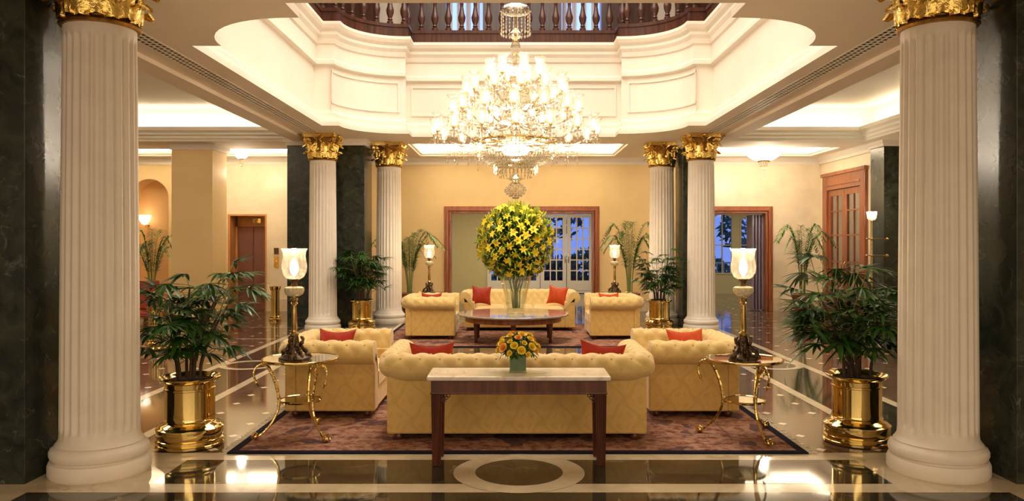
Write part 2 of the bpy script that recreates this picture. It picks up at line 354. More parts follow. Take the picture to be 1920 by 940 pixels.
# ------------------------------------------------------------------ atrium outline
ACX, ACY = .03, 10.7
def outline(n=0.0):
    """closed outline of the atrium opening, counter-clockwise from above; n>0 moves outward"""
    q = []   # first quadrant (x>0,y>0) from +x axis to +y axis
    q += [(3.33, 0), (3.33, 2.72), (3.03, 2.72)]
    for i in range(1, 13):
        a = PI/2*i/12; q.append((2.03+cos(a), 2.72+sin(a)))
    q += [(1.95, 3.72), (1.95, 4.15)]
    full = q + [(-x, y) for x, y in reversed(q)] + [(-x, -y) for x, y in q[1:]] + [(x, -y) for x, y in reversed(q)][:-1]
    pts = []
    for p in full:
        if not pts or math.hypot(p[0]-pts[-1][0], p[1]-pts[-1][1]) > 1e-4: pts.append(p)
    if math.hypot(pts[0][0]-pts[-1][0], pts[0][1]-pts[-1][1]) < 1e-4: pts.pop()
    res = []
    N = len(pts)
    for i in range(N):
        a, b, c = Vector(pts[i-1]), Vector(pts[i]), Vector(pts[(i+1) % N])
        d1, d2 = (b-a).normalized(), (c-b).normalized()
        n1, n2 = Vector((d1.y, -d1.x)), Vector((d2.y, -d2.x))
        den = 1+n1.dot(n2)
        m = (n1+n2)/max(den, .3)
        p = b+m*n
        res.append((p.x+ACX, p.y+ACY))
    return res
def sweep_out(mb, prof, mat=0, smooth=False):
    rows = []
    for n, z in prof: rows.append([(x, y, z) for x, y in outline(n)])
    mb.grid(rows, closed=True, smooth=smooth, mat=mat)
BZ = 5.49
aw = MB()
sweep_out(aw, [(0, 3.68), (0, 3.75), (.055, 3.755), (.055, 3.80), (.07, 3.835), (.11, 3.845), (.11, 3.915), (.15, 3.92), (.16, 3.95), (.18, 3.98), (.18, 4.76), (.11, 4.78), (.11, 4.85), (.14, 4.88),
               (.14, 5.12), (.11, 5.14), (.09, 5.22), (.05, 5.28), (.05, 5.33), (.0, 5.38), (-.03, 5.44), (-.03, BZ), (.4, BZ)])
# raised panel frames
o15 = outline(.18)
def frame_on(p0, p1, z0=4.10, z1=4.68, inset=.14, th=.022, wd=.035):
    a, b = Vector(p0), Vector(p1); d = (b-a); Ln = d.length; d.normalize(); nn = Vector((d.y, -d.x))*-1
    def bar(s0, s1, za, zb):
        vs = []
        for (s_, z_) in ((s0, za), (s1, za), (s1, zb), (s0, zb)):
            for k in (0, th):
                p = a+d*s_+nn*k; vs.append((p.x, p.y, z_))
        aw.add(vs, [(0, 2, 4, 6), (1, 3, 5, 7), (0, 1, 3, 2), (2, 3, 5, 4), (4, 5, 7, 6), (6, 7, 1, 0)])
    s0, s1 = inset, Ln-inset
    bar(s0, s1, z0, z0+wd); bar(s0, s1, z1-wd, z1); bar(s0, s0+wd, z0+wd, z1-wd); bar(s1-wd, s1, z0+wd, z1-wd)
N15 = len(o15)
for i in range(N15):
    p, q = o15[i], o15[(i+1) % N15]; Ln = math.hypot(p[0]-q[0], p[1]-q[1])
    if Ln > 3:
        k = 3 if Ln > 4.5 or abs(p[1]-q[1]) > 1 else 1
        if abs(p[1]-q[1]) < .1 : k = 3
        for j in range(k):
            u0, u1 = j/k, (j+1)/k
            frame_on((p[0]+(q[0]-p[0])*u0, p[1]+(q[1]-p[1])*u0), (p[0]+(q[0]-p[0])*u1, p[1]+(q[1]-p[1])*u1))
def arc_frame(cx, cy, a0, a1, r):
    def strip(z0, z1, b0, b1, n):
        rows = []
        for (rr, z) in ((r, z0), (r-.022, z0), (r-.022, z1), (r, z1)):
            rows.append([(cx+rr*cos(b0+(b1-b0)*i/n), cy+rr*sin(b0+(b1-b0)*i/n), z) for i in range(n+1)])
        aw.grid(rows, smooth=False)
    e = .03
    strip(4.10, 4.135, a0, a1, 12); strip(4.645, 4.68, a0, a1, 12); strip(4.135, 4.645, a0, a0+e, 1); strip(4.135, 4.645, a1-e, a1, 1)
for sx in (1, -1):
    for sy in (1, -1):
        b0 = {(1, 1): 0, (-1, 1): PI/2, (-1, -1): PI, (1, -1): 1.5*PI}[(sx, sy)]
        arc_frame(ACX+sx*2.03, ACY+sy*2.72, b0+.10, b0+PI/2-.10, 1.18)
struct('wall_atrium', aw, M['white'])

# ------------------------------------------------------------------ lower ceiling with coffers
coffers = {  # x0,x1,y0,y1, raised height, material of top
    'l': (-9.6, -4.28, 6.3, 15.5, 4.40), 'r': (4.28, 7.06, 6.3, 15.5, 4.40),
    'c': (-2.15, 2.40, 15.95, 18.15, 3.95), 'fl': (-9.4, -4.4, 16.8, 18.15, 3.95), 'fr': (4.3, 7.0, 16.5, 18.15, 3.90)}
ax0, ax1, ay0, ay1 = ACX-3.33, ACX+3.33, ACY-4.15, ACY+4.15
holes = [(ax0, ax1, ay0, ay1)] + [c[:4] for c in coffers.values()]
ce = MB()
for a, b, c, d in cells(-12, 12, -5, BY, holes): ce.quad([(a, c, CZ), (a, d, CZ), (b, d, CZ), (b, c, CZ)], 0)
ol = outline(0)
for sx in (-1, 1):     # the four corners between bounding box and outline
    for sy in (-1, 1):
        pts = [p for p in ol if (p[0]-ACX)*sx > 1.9 and (p[1]-ACY)*sy > 2.6]
        pts.sort(key=lambda p: (round(abs(p[1]-ACY), 4), -abs(p[0]-ACX)))
        cr = (ACX+sx*3.33, ACY+sy*4.15)
        for p, q in zip(pts, pts[1:]): ce.add([(cr[0], cr[1], CZ), (p[0], p[1], CZ), (q[0], q[1], CZ)], [(0, 1, 2)])
# slab above so that light does not leak
for a, b, c, d in cells(-12, 12, -5, BY+.2, [(ACX-3.75, ACX+3.75, ACY-4.6, ACY+4.6)]): ce.quad([(a, c, 4.72), (b, c, 4.72), (b, d, 4.72), (a, d, 4.72)], 0)
for k, (x0, x1, y0, y1, h) in coffers.items():
    big = h > 4.2
    prof = [(0, CZ), (0, CZ+.04), (.05, CZ+.05), (.05, CZ+.10), (.10, CZ+.12), (.10, CZ+.16), (.16, CZ+.2), (.16, CZ+.27), (-.28, CZ+.27), (-.28, h)] if big else [(0, CZ), (0, CZ+.04), (.04, CZ+.05), (.04, CZ+.11), (-.18, CZ+.11), (-.18, h)]
    rows = []
    for n, z in prof:
        rows.append([(x0+n, y0+n, z), (x1-n, y0+n, z), (x1-n, y1-n, z), (x0+n, y1-n, z)])
    ce.grid(rows, closed=True, smooth=False, mat=1)
    n = prof[-1][0]; ce.quad([(x0+n, y0+n, h), (x0+n, y1-n, h), (x1-n, y1-n, h), (x1-n, y0+n, h)], 1)
    zc = CZ+(.29 if big else .13); m_ = -.08 if big else -.04
    per = 2*(x1-x0+y1-y0)
    for sgn, (cx, cy, a_, b_) in enumerate((((x0+x1)/2, y0+m_, x1-x0, .12), ((x0+x1)/2, y1-m_, x1-x0, .12), (x0+m_, (y0+y1)/2, .12, y1-y0), (x1-m_, (y0+y1)/2, .12, y1-y0))):
        tl = .75*PI; area('cove_light', (cx, cy, zc), a_, b_, (3.4 if big else 22)*max(a_, b_), rot=((-tl, 0, 0), (tl, 0, 0), (0, tl, 0), (0, -tl, 0))[sgn] if big else (PI, 0, 0), col=WHITE_WARM)
# stepped edges along the long beams
for s in (-1, 1):
    xa, xb = (-4.28, -3.98) if s < 0 else (3.98, 4.28)
    ce.box(xa, xb, 5.0, 15.5, CZ-.05, CZ+.01, 0)
struct('ceiling', ce, [M['soffit'], M['whiteceil']])

# crown mouldings of the back wall
tr = MB()
def crown(x0, x1, y, z=CZ, s=-1):
    prof = [(0, -.16), (.02, -.16), (.03, -.10), (.07, -.06), (.10, -.02), (.12, 0)]
    rows = [[(x0, y+s*n, z+h), (x1, y+s*n, z+h)] for n, h in prof]; tr.grid(rows, smooth=False)
crown(-12, 7.4, BY)
rows = [[(7.4-n, 15.9, CZ+h), (7.4-n, BY, CZ+h)] for n, h in [(0, -.16), (.02, -.16), (.03, -.10), (.07, -.06), (.10, -.02), (.12, 0)]]
tr.grid(rows, smooth=False)
struct('trim_1', tr, M['white'])

# ------------------------------------------------------------------ walls
def wall_y(name, y0, y1, x0, x1, z1, holes, mats, mat=0):
    mb = MB()
    for a, b, c, d in cells(x0, x1, 0, z1, holes): mb.box(a, b, y0, y1, c, d, mat)
    return struct(name, mb, mats)
LX0, LX1, LH = -6.84, -5.90, 2.33
OX0, OX1, OH = -1.63, 2.10, 2.52
RX0, RX1 = 4.40, 6.26
wall_y('wall_back', BY, BY+.25, -4.0, 4.25, 3.7, [(OX0+.1, OX1-.1, -1, OH-.1)], M['wall'])
wall_y('wall_back_left', BY, BY+.55, -8.1, -4.0, 3.7, [(LX0, LX1, -1, LH)], M['wallstone'])
wall_y('wall_back_right', BY, BY+.25, 4.25, 7.9, 3.7, [(RX0+.1, RX1-.1, -1, OH-.1)], M['wallstone'])
# far left wall with arched niche
nw = MB()
ncx, nr, nz = -8.72, .46, 2.72
for a, b, c, d in cells(-12, -8.1, 0, 3.7, [(ncx-nr, ncx+nr, .3, nz+nr)]): nw.box(a, b, BY, BY+.1, c, d)
K = 16
for i in range(K):
    a0, a1 = PI*i/K, PI*(i+1)/K
    p0, p1 = (ncx+nr*cos(a0), nz+nr*sin(a0)), (ncx+nr*cos(a1), nz+nr*sin(a1))
    cr = (ncx+nr*(1 if i < K/2 else -1), nz+nr)
    nw.add([(cr[0], BY, cr[1]), (p0[0], BY, p0[1]), (p1[0], BY, p1[1])], [(0, 1, 2)])
    nw.quad([(p0[0], BY, p0[1]), (p0[0], BY+.5, p0[1]), (p1[0], BY+.5, p1[1]), (p1[0], BY, p1[1])], 1)
nw.box(ncx-nr-.05, ncx+nr+.05, BY+.5, BY+.55, .2, nz+nr+.1, 1)
nw.box(ncx-nr-.05, ncx-nr, BY+.101, BY+.499, .2, nz, 1); nw.box(ncx+nr, ncx+nr+.05, BY+.101, BY+.499, .2, nz, 1); nw.box(ncx-nr, ncx+nr, BY+.101, BY+.499, .25, .3, 1)
struct('wall_far_left', nw, [M['wall'], M['niche']])
def plainwall(name, x0, x1, y0, y1, z0, z1, m): b = MB(); b.box(x0, x1, y0, y1, z0, z1); return struct(name, b, m)
plainwall('wall_left', -12.2, -12, -5, BY+.3, 0, 4.7, M['wall'])
RW = 7.42
rwl = MB()
for a, b, c, d in cells(15.9, BY, 0, 3.7, [(16.15, 18.3, -1, 3.22)]): rwl.box(RW, RW+.2, a, b, c, d)
rwl.box(RW, RW+.2, -5, 5.0, 0, 4.7)
rwl.box(9.6, 9.8, -5, 16, 0, 4.7); rwl.box(RW+.2, 9.8, 15.9, 16.1, 0, 4.7); rwl.box(RW+.4, RW+.5, 16.1, BY, 0, 3.7)
struct('wall_right', rwl, M['wallstone'])
plainwall('wall_front', -12.2, 12.2, -5.2, -5, 0, 4.7, M['wall'])
# room behind the back wall
plainwall('wall_garden_left', -4.3, -4.1, BY+.25, 25, 0, 3.3, M['backroom'])
FX0, FX1 = -.80, 2.62
bw = MB()
AW = [(5.15, 6.25), (6.45, 7.15), (7.36, 8.4)]
for a, b, c, d in cells(-4.3, 12, 0, 3.3, [(FX0, FX1, -1, 2.66)]+[(p, q, .62, 2.55) for p, q in AW]): bw.box(a, b, 25, 25.2, c, d)
for p, q in AW:
    cx, r = (p+q)/2, (q-p)/2; zb = 2.55-.75*r
    for i in range(12):
        a0, a1 = PI*i/12, PI*(i+1)/12
        p0, p1 = (cx+r*cos(a0), zb+.75*r*sin(a0)), (cx+r*cos(a1), zb+.75*r*sin(a1)); cr = (cx+r*(1 if i < 6 else -1), 2.55)
        bw.add([(cr[0], 25, cr[1]), (p0[0], 25, p0[1]), (p1[0], 25, p1[1])], [(0, 1, 2)])
struct('wall_garden', bw, M['backroom'])
plainwall('ceiling_garden_room', -4.3, 12, BY+.25, 25.2, 3.2, 3.3, M['backroom'])
plainwall('wall_garden_right', 11.8, 12, BY+.25, 25, 0, 3.3, M['backroom'])
area('garden_room_fill_light', (0, 22, 3.15), 5, 2, 110, col=WARM)  # unseen fill lights, added to brighten the room behind the back wall
area('garden_room_fill_light', (7.5, 22, 3.15), 4, 2, 50, col=WARM)
# skirting
sk = MB()
for a, b in ((-12, LX0), (LX1, OX0), (OX1, RX0), (RX1, RW)): sk.box(a, b, BY-.03, BY, 0, .28)
struct('baseboard_back', sk, M['baseb'])
# door casings (openings in the back wall)
def casing(name, x0, x1, top, y=BY, wdt=.17):
    mb = MB(); 
    for (d, t) in ((0, .05), (.05, .08), (.12, .05)):
        e = .05 if d == .12 else .06
        mb.box(x0+d, x0+d+e, y-t, y+.25, 0, top-d); mb.box(x1-d-e, x1-d, y-t, y+.25, 0, top-d); mb.box(x0+d+e, x1-d-e, y-t+.001, y+.249, top-d-e, top-d)
    return struct(name, mb, M['mahogr'], bevel=.006)
casing('door_1', OX0, OX1, OH); casing('door_2', RX0, RX1, OH)
# folded partition leaves in the right opening
fp = thing('folding_door', 'silvery grey folding door leaves stacked at the right jamb of the right opening', 'door', (5.98, BY+.15, 0))
for i in range(4):
    b = MB(); b.box(-.16+i*.075, -.16+i*.075+.045, -.02, .45, .02, OH-.2); b.build('leaf', simple('purple_grey_lacquer', (.20, .16, .22), .2), fp, bevel=.004)

# french windows at the far end
M['wframe'] = M['whitew']
nleaf = 4; lw = (FX1-FX0)/nleaf
fw = MB()
fw.box(FX0+.05, FX1-.05, 24.93, 25.1, 2.56, 2.66); fw.box(FX0, FX0+.05, 24.93, 25.1, 0, 2.66); fw.box(FX1-.05, FX1, 24.93, 25.1, 0, 2.66)
wroot = struct('window_1', fw, M['whitew'])
for i in range(nleaf):
    x0 = FX0+i*lw+.01; x1 = x0+lw-.02; b = MB(); s = .12
    b.box(x0, x0+s, 24.96, 25.02, .02, 2.55); b.box(x1-s, x1, 24.96, 25.02, .02, 2.55); b.box(x0+s, x1-s, 24.96, 25.02, 2.45, 2.55); b.box(x0+s, x1-s, 24.96, 25.02, .02, .42)
    b.box(x0+.12, x1-.12, 24.945, 24.96, .10, .34)
    for k in range(1, 3): xx = x0+s+(x1-x0-2*s)*k/3; b.box(xx-.018, xx+.018, 24.965, 25.01, .42, 2.45)
    for k in range(1, 6): zz = 2.45-.33-.0*k-(k-1)*.345; b.box(x0+s, x1-s, 24.968, 25.008, zz-.018, zz+.018)
    lf = b.build('leaf', M['whitew'], wroot)
    g = MB(); g.box(x0+s, x1-s, 24.985, 24.99, .42, 2.45); g.build('pane', M['pane'], lf)
    h = MB(); hx = x0+.045 if i % 2 else x1-.045; h.tube([(hx, 24.95, 1.0), (hx, 24.93, 1.05), (hx, 24.93, 1.2), (hx, 24.95, 1.25)], .012); h.build('handle', M['brassd'], lf)
for i, (p, q) in enumerate(AW):
    b = MB(); b.box(p, p+.05, 24.98, 25.08, .62, 2.55); b.box(q-.05, q, 24.98, 25.08, .62, 2.55); b.box(p+.05, q-.05, 24.98, 25.08, .62, .67); b.box((p+q)/2-.015, (p+q)/2+.015, 25.002, 25.058, .67, 2.55); b.box(p+.05, q-.05, 25, 25.06, 1.55, 1.58)
    o = struct('window_%d' % (i+2), b, M['backroom']); g = MB(); g.box(p+.05, q-.05, 25.02, 25.025, .67, 2.5); g.build('pane', M['pane'], o)

# night garden outside: hedge shrubs, trees, low fence
random.seed(4)
def shrub(name, label, x, y, r, h, col=M['sky_dark'], trunk=0, n=260, ls=.22):
    t = thing(name, label, 'shrub' if not trunk else 'tree', (x, y, 0), group='garden plants behind the glass')
    b = MB()
    for i in range(n):
        a, e, rr = random.uniform(0, 2*PI), random.uniform(-1, 1), random.uniform(.5, 1)**.5
        cx, cy, cz = r*rr*cos(a)*math.sqrt(1-e*e), r*rr*sin(a)*math.sqrt(1-e*e)*.7, trunk+(h-trunk)/2+(h-trunk)/2*rr*e
        d = Vector((random.gauss(0, 1), random.gauss(0, 1), random.gauss(0, 1))).normalized(); u = d.orthogonal().normalized(); s_ = ls*random.uniform(.6, 1.2)
        P = Vector((cx, cy, max(cz, .05))); b.add([P-d*s_, P+u*s_*.4, P+d*s_, P-u*s_*.4], [(0, 1, 2, 3)])
    b.build('foliage', col, t)
    b = MB(); b.tube([(0, 0, 0), (.05, 0, (trunk or .3)*.6), (0, 0, trunk+.4)], [.09, .07, .05]); b.build('trunk', M['stem'], t)
gl = simple('night_green_leaf', (.02, .12, .06), .7, noise=.5); gl2 = simple('night_blue_green_leaf', (.02, .07, .08), .7, noise=.5)
for (x, y, r, h, tk, c, lb) in ((.1, 28, .8, 1.3, 0, gl, 'low shrub outside the left leaf of the french window'), (1.75, 27.2, .6, 1.15, 0, gl2, 'low shrub outside the middle of the french window'), (2.9, 29, .9, 1.4, 0, gl, 'low shrub outside the right leaf of the french window'),
        (1.5, 30, 1.3, 4.2, 1.6, gl2, 'dark tree crown seen through the upper panes of the french window'), (6.1, 29, 1.1, 3.3, 1.2, gl2, 'dark tree seen through the left arched window'), (8.6, 28.5, 1.0, 3.2, 1.3, gl, 'dark leafy tree seen through the right arched window'), (7.2, 28, .8, 1.1, 0, gl, 'low green bush seen at the foot of the arched windows')):
    shrub('garden_tree' if tk else 'garden_shrub', lb, x, y, r, h, c, tk)
gd = MB(); gd.quad([(-12, 25.2, -.02), (20, 25.2, -.02), (20, 40, -.02), (-12, 40, -.02)]); struct('garden_ground', gd, simple('night_lawn', (.02, .05, .03), .9))
fe = thing('garden_fence', 'low pale railing in the garden behind the arched windows', 'fence', (6.2, 26.6, 0))
b = MB(); b.box(-.9, 2.4, -.03, .03, .92, .98); b.box(-.9, 2.4, -.03, .03, .2, .25); b.build('rail', M['whitew'], fe)
for i in range(14):
    b = MB(); b.lathe([(.03, 0), (.03, .2), (.045, .4), (.02, .7), (.03, .95)], 8, (-.8+i*.235, 0, 0)); b.build('post', M['whitew'], fe)

# ------------------------------------------------------------------ piers
def pier(name, label, x0, x1, y0, y1, m, cap=True, base=None):
    t = thing(name, label, 'pillar', ((x0+x1)/2, (y0+y1)/2, 0))
    hx, hy = (x1-x0)/2, (y1-y0)/2
    b = MB(); b.box(-hx, hx, -hy, hy, 0, CZ-.12 if cap else CZ); b.build('shaft', m, t, bevel=.004)
    if cap:
        b = MB(); b.box(-hx-.03, hx+.03, -hy-.03, hy+.03, CZ-.12, CZ-.06); b.box(-hx-.06, hx+.06, -hy-.06, hy+.06, CZ-.06, CZ); b.build('cap_moulding', M['white'], t)
    return t
pier('marble_pier', 'dark green marble pier at the left edge, beside the big fluted column', -5.0, -3.32, 5.27, 6.3, M['green'], False)
pier('marble_pier', 'dark green marble pier at the right edge, beside the big fluted column', 3.44, 5.1, 5.27, 6.3, M['green'], False)
pier('marble_pier', 'dark green marble pier behind the two left fluted columns', -4.42, -2.9, 15.2, 16.0, M['green'])
pier('marble_pier', 'dark green marble pier between the two right fluted columns', 3.38, 4.0, 15.3, 16.0, M['green'])
pier('marble_pier', 'green marble pier at the right rear beside the wooden door', 7.36, 8.2, 15.3, 15.88, M['green'])
pier('square_pillar', 'plain square cream pillar left of the elevator', -7.0, -6.16, 15.9, 16.7, M['wall'])

# ------------------------------------------------------------------ fluted columns
SH = 3.19
def make_column(label):
    t = thing('fluted_column', label, 'column', group='fluted columns with gilded capitals')
    b = MB(); n = 24*8; rows = []
    zs = [.22, .235, .26, .30, .315, .325, .335, .35, .38, .6, 1.0, 1.5, 2.0, 2.5, 2.9, 3.0, 3.04, 3.06, 3.075, 3.09, 3.105, 3.12, 3.16, SH]
    for z in zs:
        u = (z-.22)/(SH-.22); R = .262-.022*u**1.3
        if z < .28: R += .03*((.28-z)/.06)**2
        amp = 1.0
        lo, hi = .31, 3.115
        if z <= lo or z >= hi: amp = 0
        elif z < lo+.045: amp = math.sqrt((z-lo)/.045)
        elif z > hi-.045: amp = math.sqrt((hi-z)/.045)
        row = []
        for j in range(n):
            k = (j % 8)/8.0; a = 2*PI*j/n
            d = 0
            if .12 <= k <= .88: d = .019*sin(PI*(k-.12)/.76)**.6*amp
            row.append(((R-d)*cos(a), (R-d)*sin(a), z))
        rows.append(row)
    b.grid(rows, closed=True, smooth=True); b.build('shaft', M['column'], t, sharp=50)
    b = MB(); b.lathe([(.20, 0), (.325, 0), (.335, .02), (.335, .08), (.325, .105), (.300, .112), (.300, .125), (.318, .13), (.325, .15), (.325, .175), (.315, .195), (.295, .205), (.29, .215), (.27, .225)], 64); b.build('base', M['column'], t)
    # capital
    b = MB()
    b.lathe([(.235, 0), (.262, .005), (.272, .02), (.262, .035), (.245, .04), (.24, .05)], 48, (0, 0, SH-.01))
    b.lathe([(.238, .04), (.236, .2), (.25, .32), (.29, .40), (.30, .41)], 32, (0, 0, SH), cap=False)
    b.build('capital_bell', M['oldgold'], t)
    b = MB()
    def leaf(ang, r0, z0, h, wd, curl):
        rows = []; K = 9
        for i in range(K):
            u = i/(K-1)
            if u < .72: rr = r0+.015+.02*u; zz = z0+h*u/.72
            else:
                q = (u-.72)/.28*PI*.95; rr = r0+.03+curl*(1-cos(q))/1.2*.9; zz = z0+h+curl*.5*sin(q)-.02*(q/PI)
            ww = wd*(sin(PI*(.18+.70*u)))*(1+.22*cos(u*PI*7))
            row = []
            for k in range(-3, 4):
                v = k/3; bul = .018*(1-v*v)+(.007 if k % 2 == 0 else -.004)
                a = ang+v*ww/(2*r0); q2 = rr+bul
                row.append((q2*cos(a), q2*sin(a), zz-abs(v)*.012))
            rows.append(row)
        b.grid(rows, smooth=True)
    for j in range(8): leaf(2*PI*j/8, .237, SH+.035, .12, .165, .060)
    for j in range(8): leaf(2*PI*(j+.5)/8, .240, SH+.05, .22, .15, .068)
    for j in range(16): leaf(2*PI*(j+.5)/16, .250, SH+.20, .12, .062, .04)
    b.build('acanthus_leaves', M['goldleaf'], t, sharp=60)
    b = MB()
    for j in range(4):
        a = PI/4+PI/2*j; pts = []
        for i in range(26):
            q = i/25; th = q*2.2*2*PI; rr = .058*(1-q)+.012
            pts.append((.335+rr*cos(PI+.4-th)*1.0, 0, SH+.375+rr*sin(PI+.4-th)))
        Mx = Matrix.Rotation(a, 4, 'Z')
        for dy in (-.018, .018):
            st = len(b.v); b.tube([(p[0], dy, p[2]) for p in pts], .011, 6); b.xf(Mx, st)
        st = len(b.v); b.tube([(.25, 0, SH+.2), (.27, 0, SH+.3), (.30, 0, SH+.37), (.33, 0, SH+.43)], [.018, .02, .022, .016], 6); b.xf(Mx, st)
        # centre fleuron and small helices
        st = len(b.v); b.ball((.305, 0, SH+.455), .034, 8, 6)
        for s_ in (-1, 1): b.tube([(.29+.01*i, s_*(.10-.075*sin(i/9*PI)), SH+.30+.012*i) for i in range(10)], .010, 5)
        b.xf(Matrix.Rotation(PI/2*j, 4, 'Z'), st)
    b.build('volutes', M['goldleaf'], t)
    b = MB()   # abacus with concave sides
    for (z0, z1, s_) in ((.42, .445, .97), (.445, .49, 1.0)):
        ring = []
        for j in range(4):
            a0 = PI/4+PI/2*j
            p0 = Vector((cos(a0), sin(a0)))*.445; a1 = a0+PI/2; p1 = Vector((cos(a1), sin(a1)))*.445
            mid = (p0+p1)/2; nrm = mid.normalized()
            ta = Vector((-sin(a0), cos(a0)))*.03
            ring.append(p0+ta-p0.normalized()*.01)
            for i in range(1, 8):
                u = i/8; p = p0.lerp(p1, u) - nrm*(.055*(1-(2*u-1)**2)); ring.append(p)
            tb = Vector((-sin(a1), cos(a1)))*.03
            ring.append(p1-tb-p1.normalized()*.01)
        b.grid([[(p.x*s_, p.y*s_, SH+z0) for p in ring], [(p.x*s_, p.y*s_, SH+z1) for p in ring]], closed=True, smooth=False, capa=True, capb=True)
    b.build('abacus', M['goldleaf'], t, bevel=.006)
    return t
col0 = make_column('big fluted column with gilded capital nearest on the left')
col0.location = (-2.97, 5.58, 0.001)
dup(col0, 'big fluted column with gilded capital nearest on the right', (3.07, 5.58, 0.001))
dup(col0, 'fluted column with gilded capital at the left rear, in front of the green pier', (-3.57, 14.6, 0.001))
dup(col0, 'fluted column with gilded capital at the right rear, outer one of the pair, just right of the green pier', (3.57, 14.6, 0.001))
dup(col0, 'fluted column with gilded capital at the rear, right of the left green pier and nearest the palm', (-2.52, 15.85, 0.001))
dup(col0, 'fluted column with gilded capital at the rear, left of the right green pier behind the bushy potted palm', (3.07, 15.85, 0.001))

# ------------------------------------------------------------------ air vents
for sx, x in ((-1, -3.66), (1, 3.66)):
    t = thing('air_vent', 'long lattice air vent in the ceiling beam on the %s' % ('left' if sx < 0 else 'right'), 'vent', (x, 10.55, CZ), group='ceiling air vents')
    b = MB(); b.box(-.10, .10, -3.6, 3.6, -.003, -.0005); b.build('backing', M['ventdark'], t)
    b = MB()
    for k in range(4): xx = -.10+k*.0667; b.box(xx-.009, xx+.009, -3.6, 3.6, -.010, -.003)
    for k in range(81): yy = -3.6+k*.09; b.box(-.10, .10, yy-.013, yy+.013, -.009, -.003)
    b.build('lattice', M['ventbr'], t)

# ------------------------------------------------------------------ balcony and upper floor
bl = thing('balcony_balustrade', 'dark brown turned wood balustrade around the balcony above', 'balustrade', (0, 0, BZ))
def ring_box(mb, n0, n1, z0, z1):
    a = [(x, y) for x, y in outline(n0)]; c = [(x, y) for x, y in outline(n1)]
    mb.grid([[(x, y, z0) for x, y in a], [(x, y, z1) for x, y in a], [(x, y, z1) for x, y in c], [(x, y, z0) for x, y in c], [(x, y, z0) for x, y in a]], closed=True, smooth=False)
b = MB(); ring_box(b, .02, .22, 0, .24); ring_box(b, .0, .24, .18, .24); b.build('bottom_rail', M['balwood'], bl)
b = MB(); ring_box(b, .03, .21, .95, 1.03); b.build('hand_rail', M['balwood'], bl)
bal = MB(); bal.lathe([(.04, .24), (.06, .245), (.06, .30), (.035, .32), (.05, .34), (.035, .37), (.065, .45), (.075, .52), (.05, .60), (.03, .72), (.038, .82), (.05, .84), (.035, .87), (.06, .90), (.06, .95)], 12)
pr = None; oc = outline(.12); acc = 0; N = len(oc); spots = []
for i in range(N):
    p, q = Vector(oc[i]), Vector(oc[(i+1) % N]); L_ = (q-p).length; s_ = .26-acc
    while s_ < L_: spots.append(p+(q-p)*(s_/L_)); s_ += .26
    acc = L_-(s_-.26)
for p in spots:
    if p.y < 12.0: continue
    if pr is None: pr = bal.build('baluster', M['balwood'], bl); o = pr
    else: o = pr.copy(); C.objects.link(o)
    o.location = (p.x, p.y, 0)
uf = MB()
for a, b_, c, d in cells(-8, 8, 3, 18.3, [(ACX-3.72, ACX+3.72, ACY-4.55, ACY+4.55)]): uf.box(a, b_, c, d, BZ-.1, BZ)
inn = outline(.25); cxy = [(ACX+s1*3.72, ACY+s2*4.55) for s1, s2 in ((1, 1), (-1, 1), (-1, -1), (1, -1))]
rows = [[(x, y, BZ-.005) for x, y in inn], [(ACX+max(-3.75, min(3.75, (x-ACX)*1.35)), ACY+max(-4.6, min(4.6, (y-ACY)*1.35)), BZ-.005) for x, y in inn]]
uf.grid(rows, closed=True, smooth=False)
struct('floor_upper', uf, M['beige'])
uw = MB()
WB = [(-1.50, -.66), (1.12, 2.02)]
WC = [(-3.05, -2.46), (3.2, 3.75)]
for a, b_, c, d in cells(-8, 8, BZ, 9.0, [(p, q, 5.6, 8.2) for p, q in WB+WC]): uw.box(a, b_, 17.6, 17.8, c, d, 0)
for p, q in WB: uw.box(p-.1, p, 17.5, 17.6, BZ, 8.4, 0); uw.box(q, q+.1, 17.5, 17.6, BZ, 8.4, 0)
for k in range(-30, 31):
    x = k*.26; 
    if not any(p-.1 < x < q+.1 for p, q in WB+WC): uw.box(x-.05, x+.05, 17.56, 17.6, BZ, 9, 0)
struct('wall_upper_back', uw, M['balwood'])
wc = MB()
for p, q in WC: wc.box(p-.02, q+.02, 17.8, 17.85, BZ, 8.3)
wc.box(-8, -7.8, 3, 17.6, BZ, 9); wc.box(7.8, 8, 3, 17.6, BZ, 9); wc.box(-8, 8, 2.8, 3, BZ, 9)
struct('wall_upper_sides', wc, M['white'])
uc = MB(); uc.box(-8, 8, 2.8, 17.8, 9.0, 9.1); struct('ceiling_upper', uc, M['whiteceil'])
for i, (p, q) in enumerate(WB):
    b = MB(); b.box(p, q, 17.84, 17.86, 5.6, 8.2); o = struct('window_%d' % (i+6), b, M['upblue'])
    c = MB()
    for k in range(4):
        u0 = p+(q-p)*(k+.12)/4; rows = []
        for z in (5.58, 6.5, 8.2): rows.append([(u0+j*.018, 17.75+.02*sin(j*1.6), z) for j in range(7)])
        c.grid(rows, smooth=True)
    cu = c.build('curtain', M['curtain'], o)

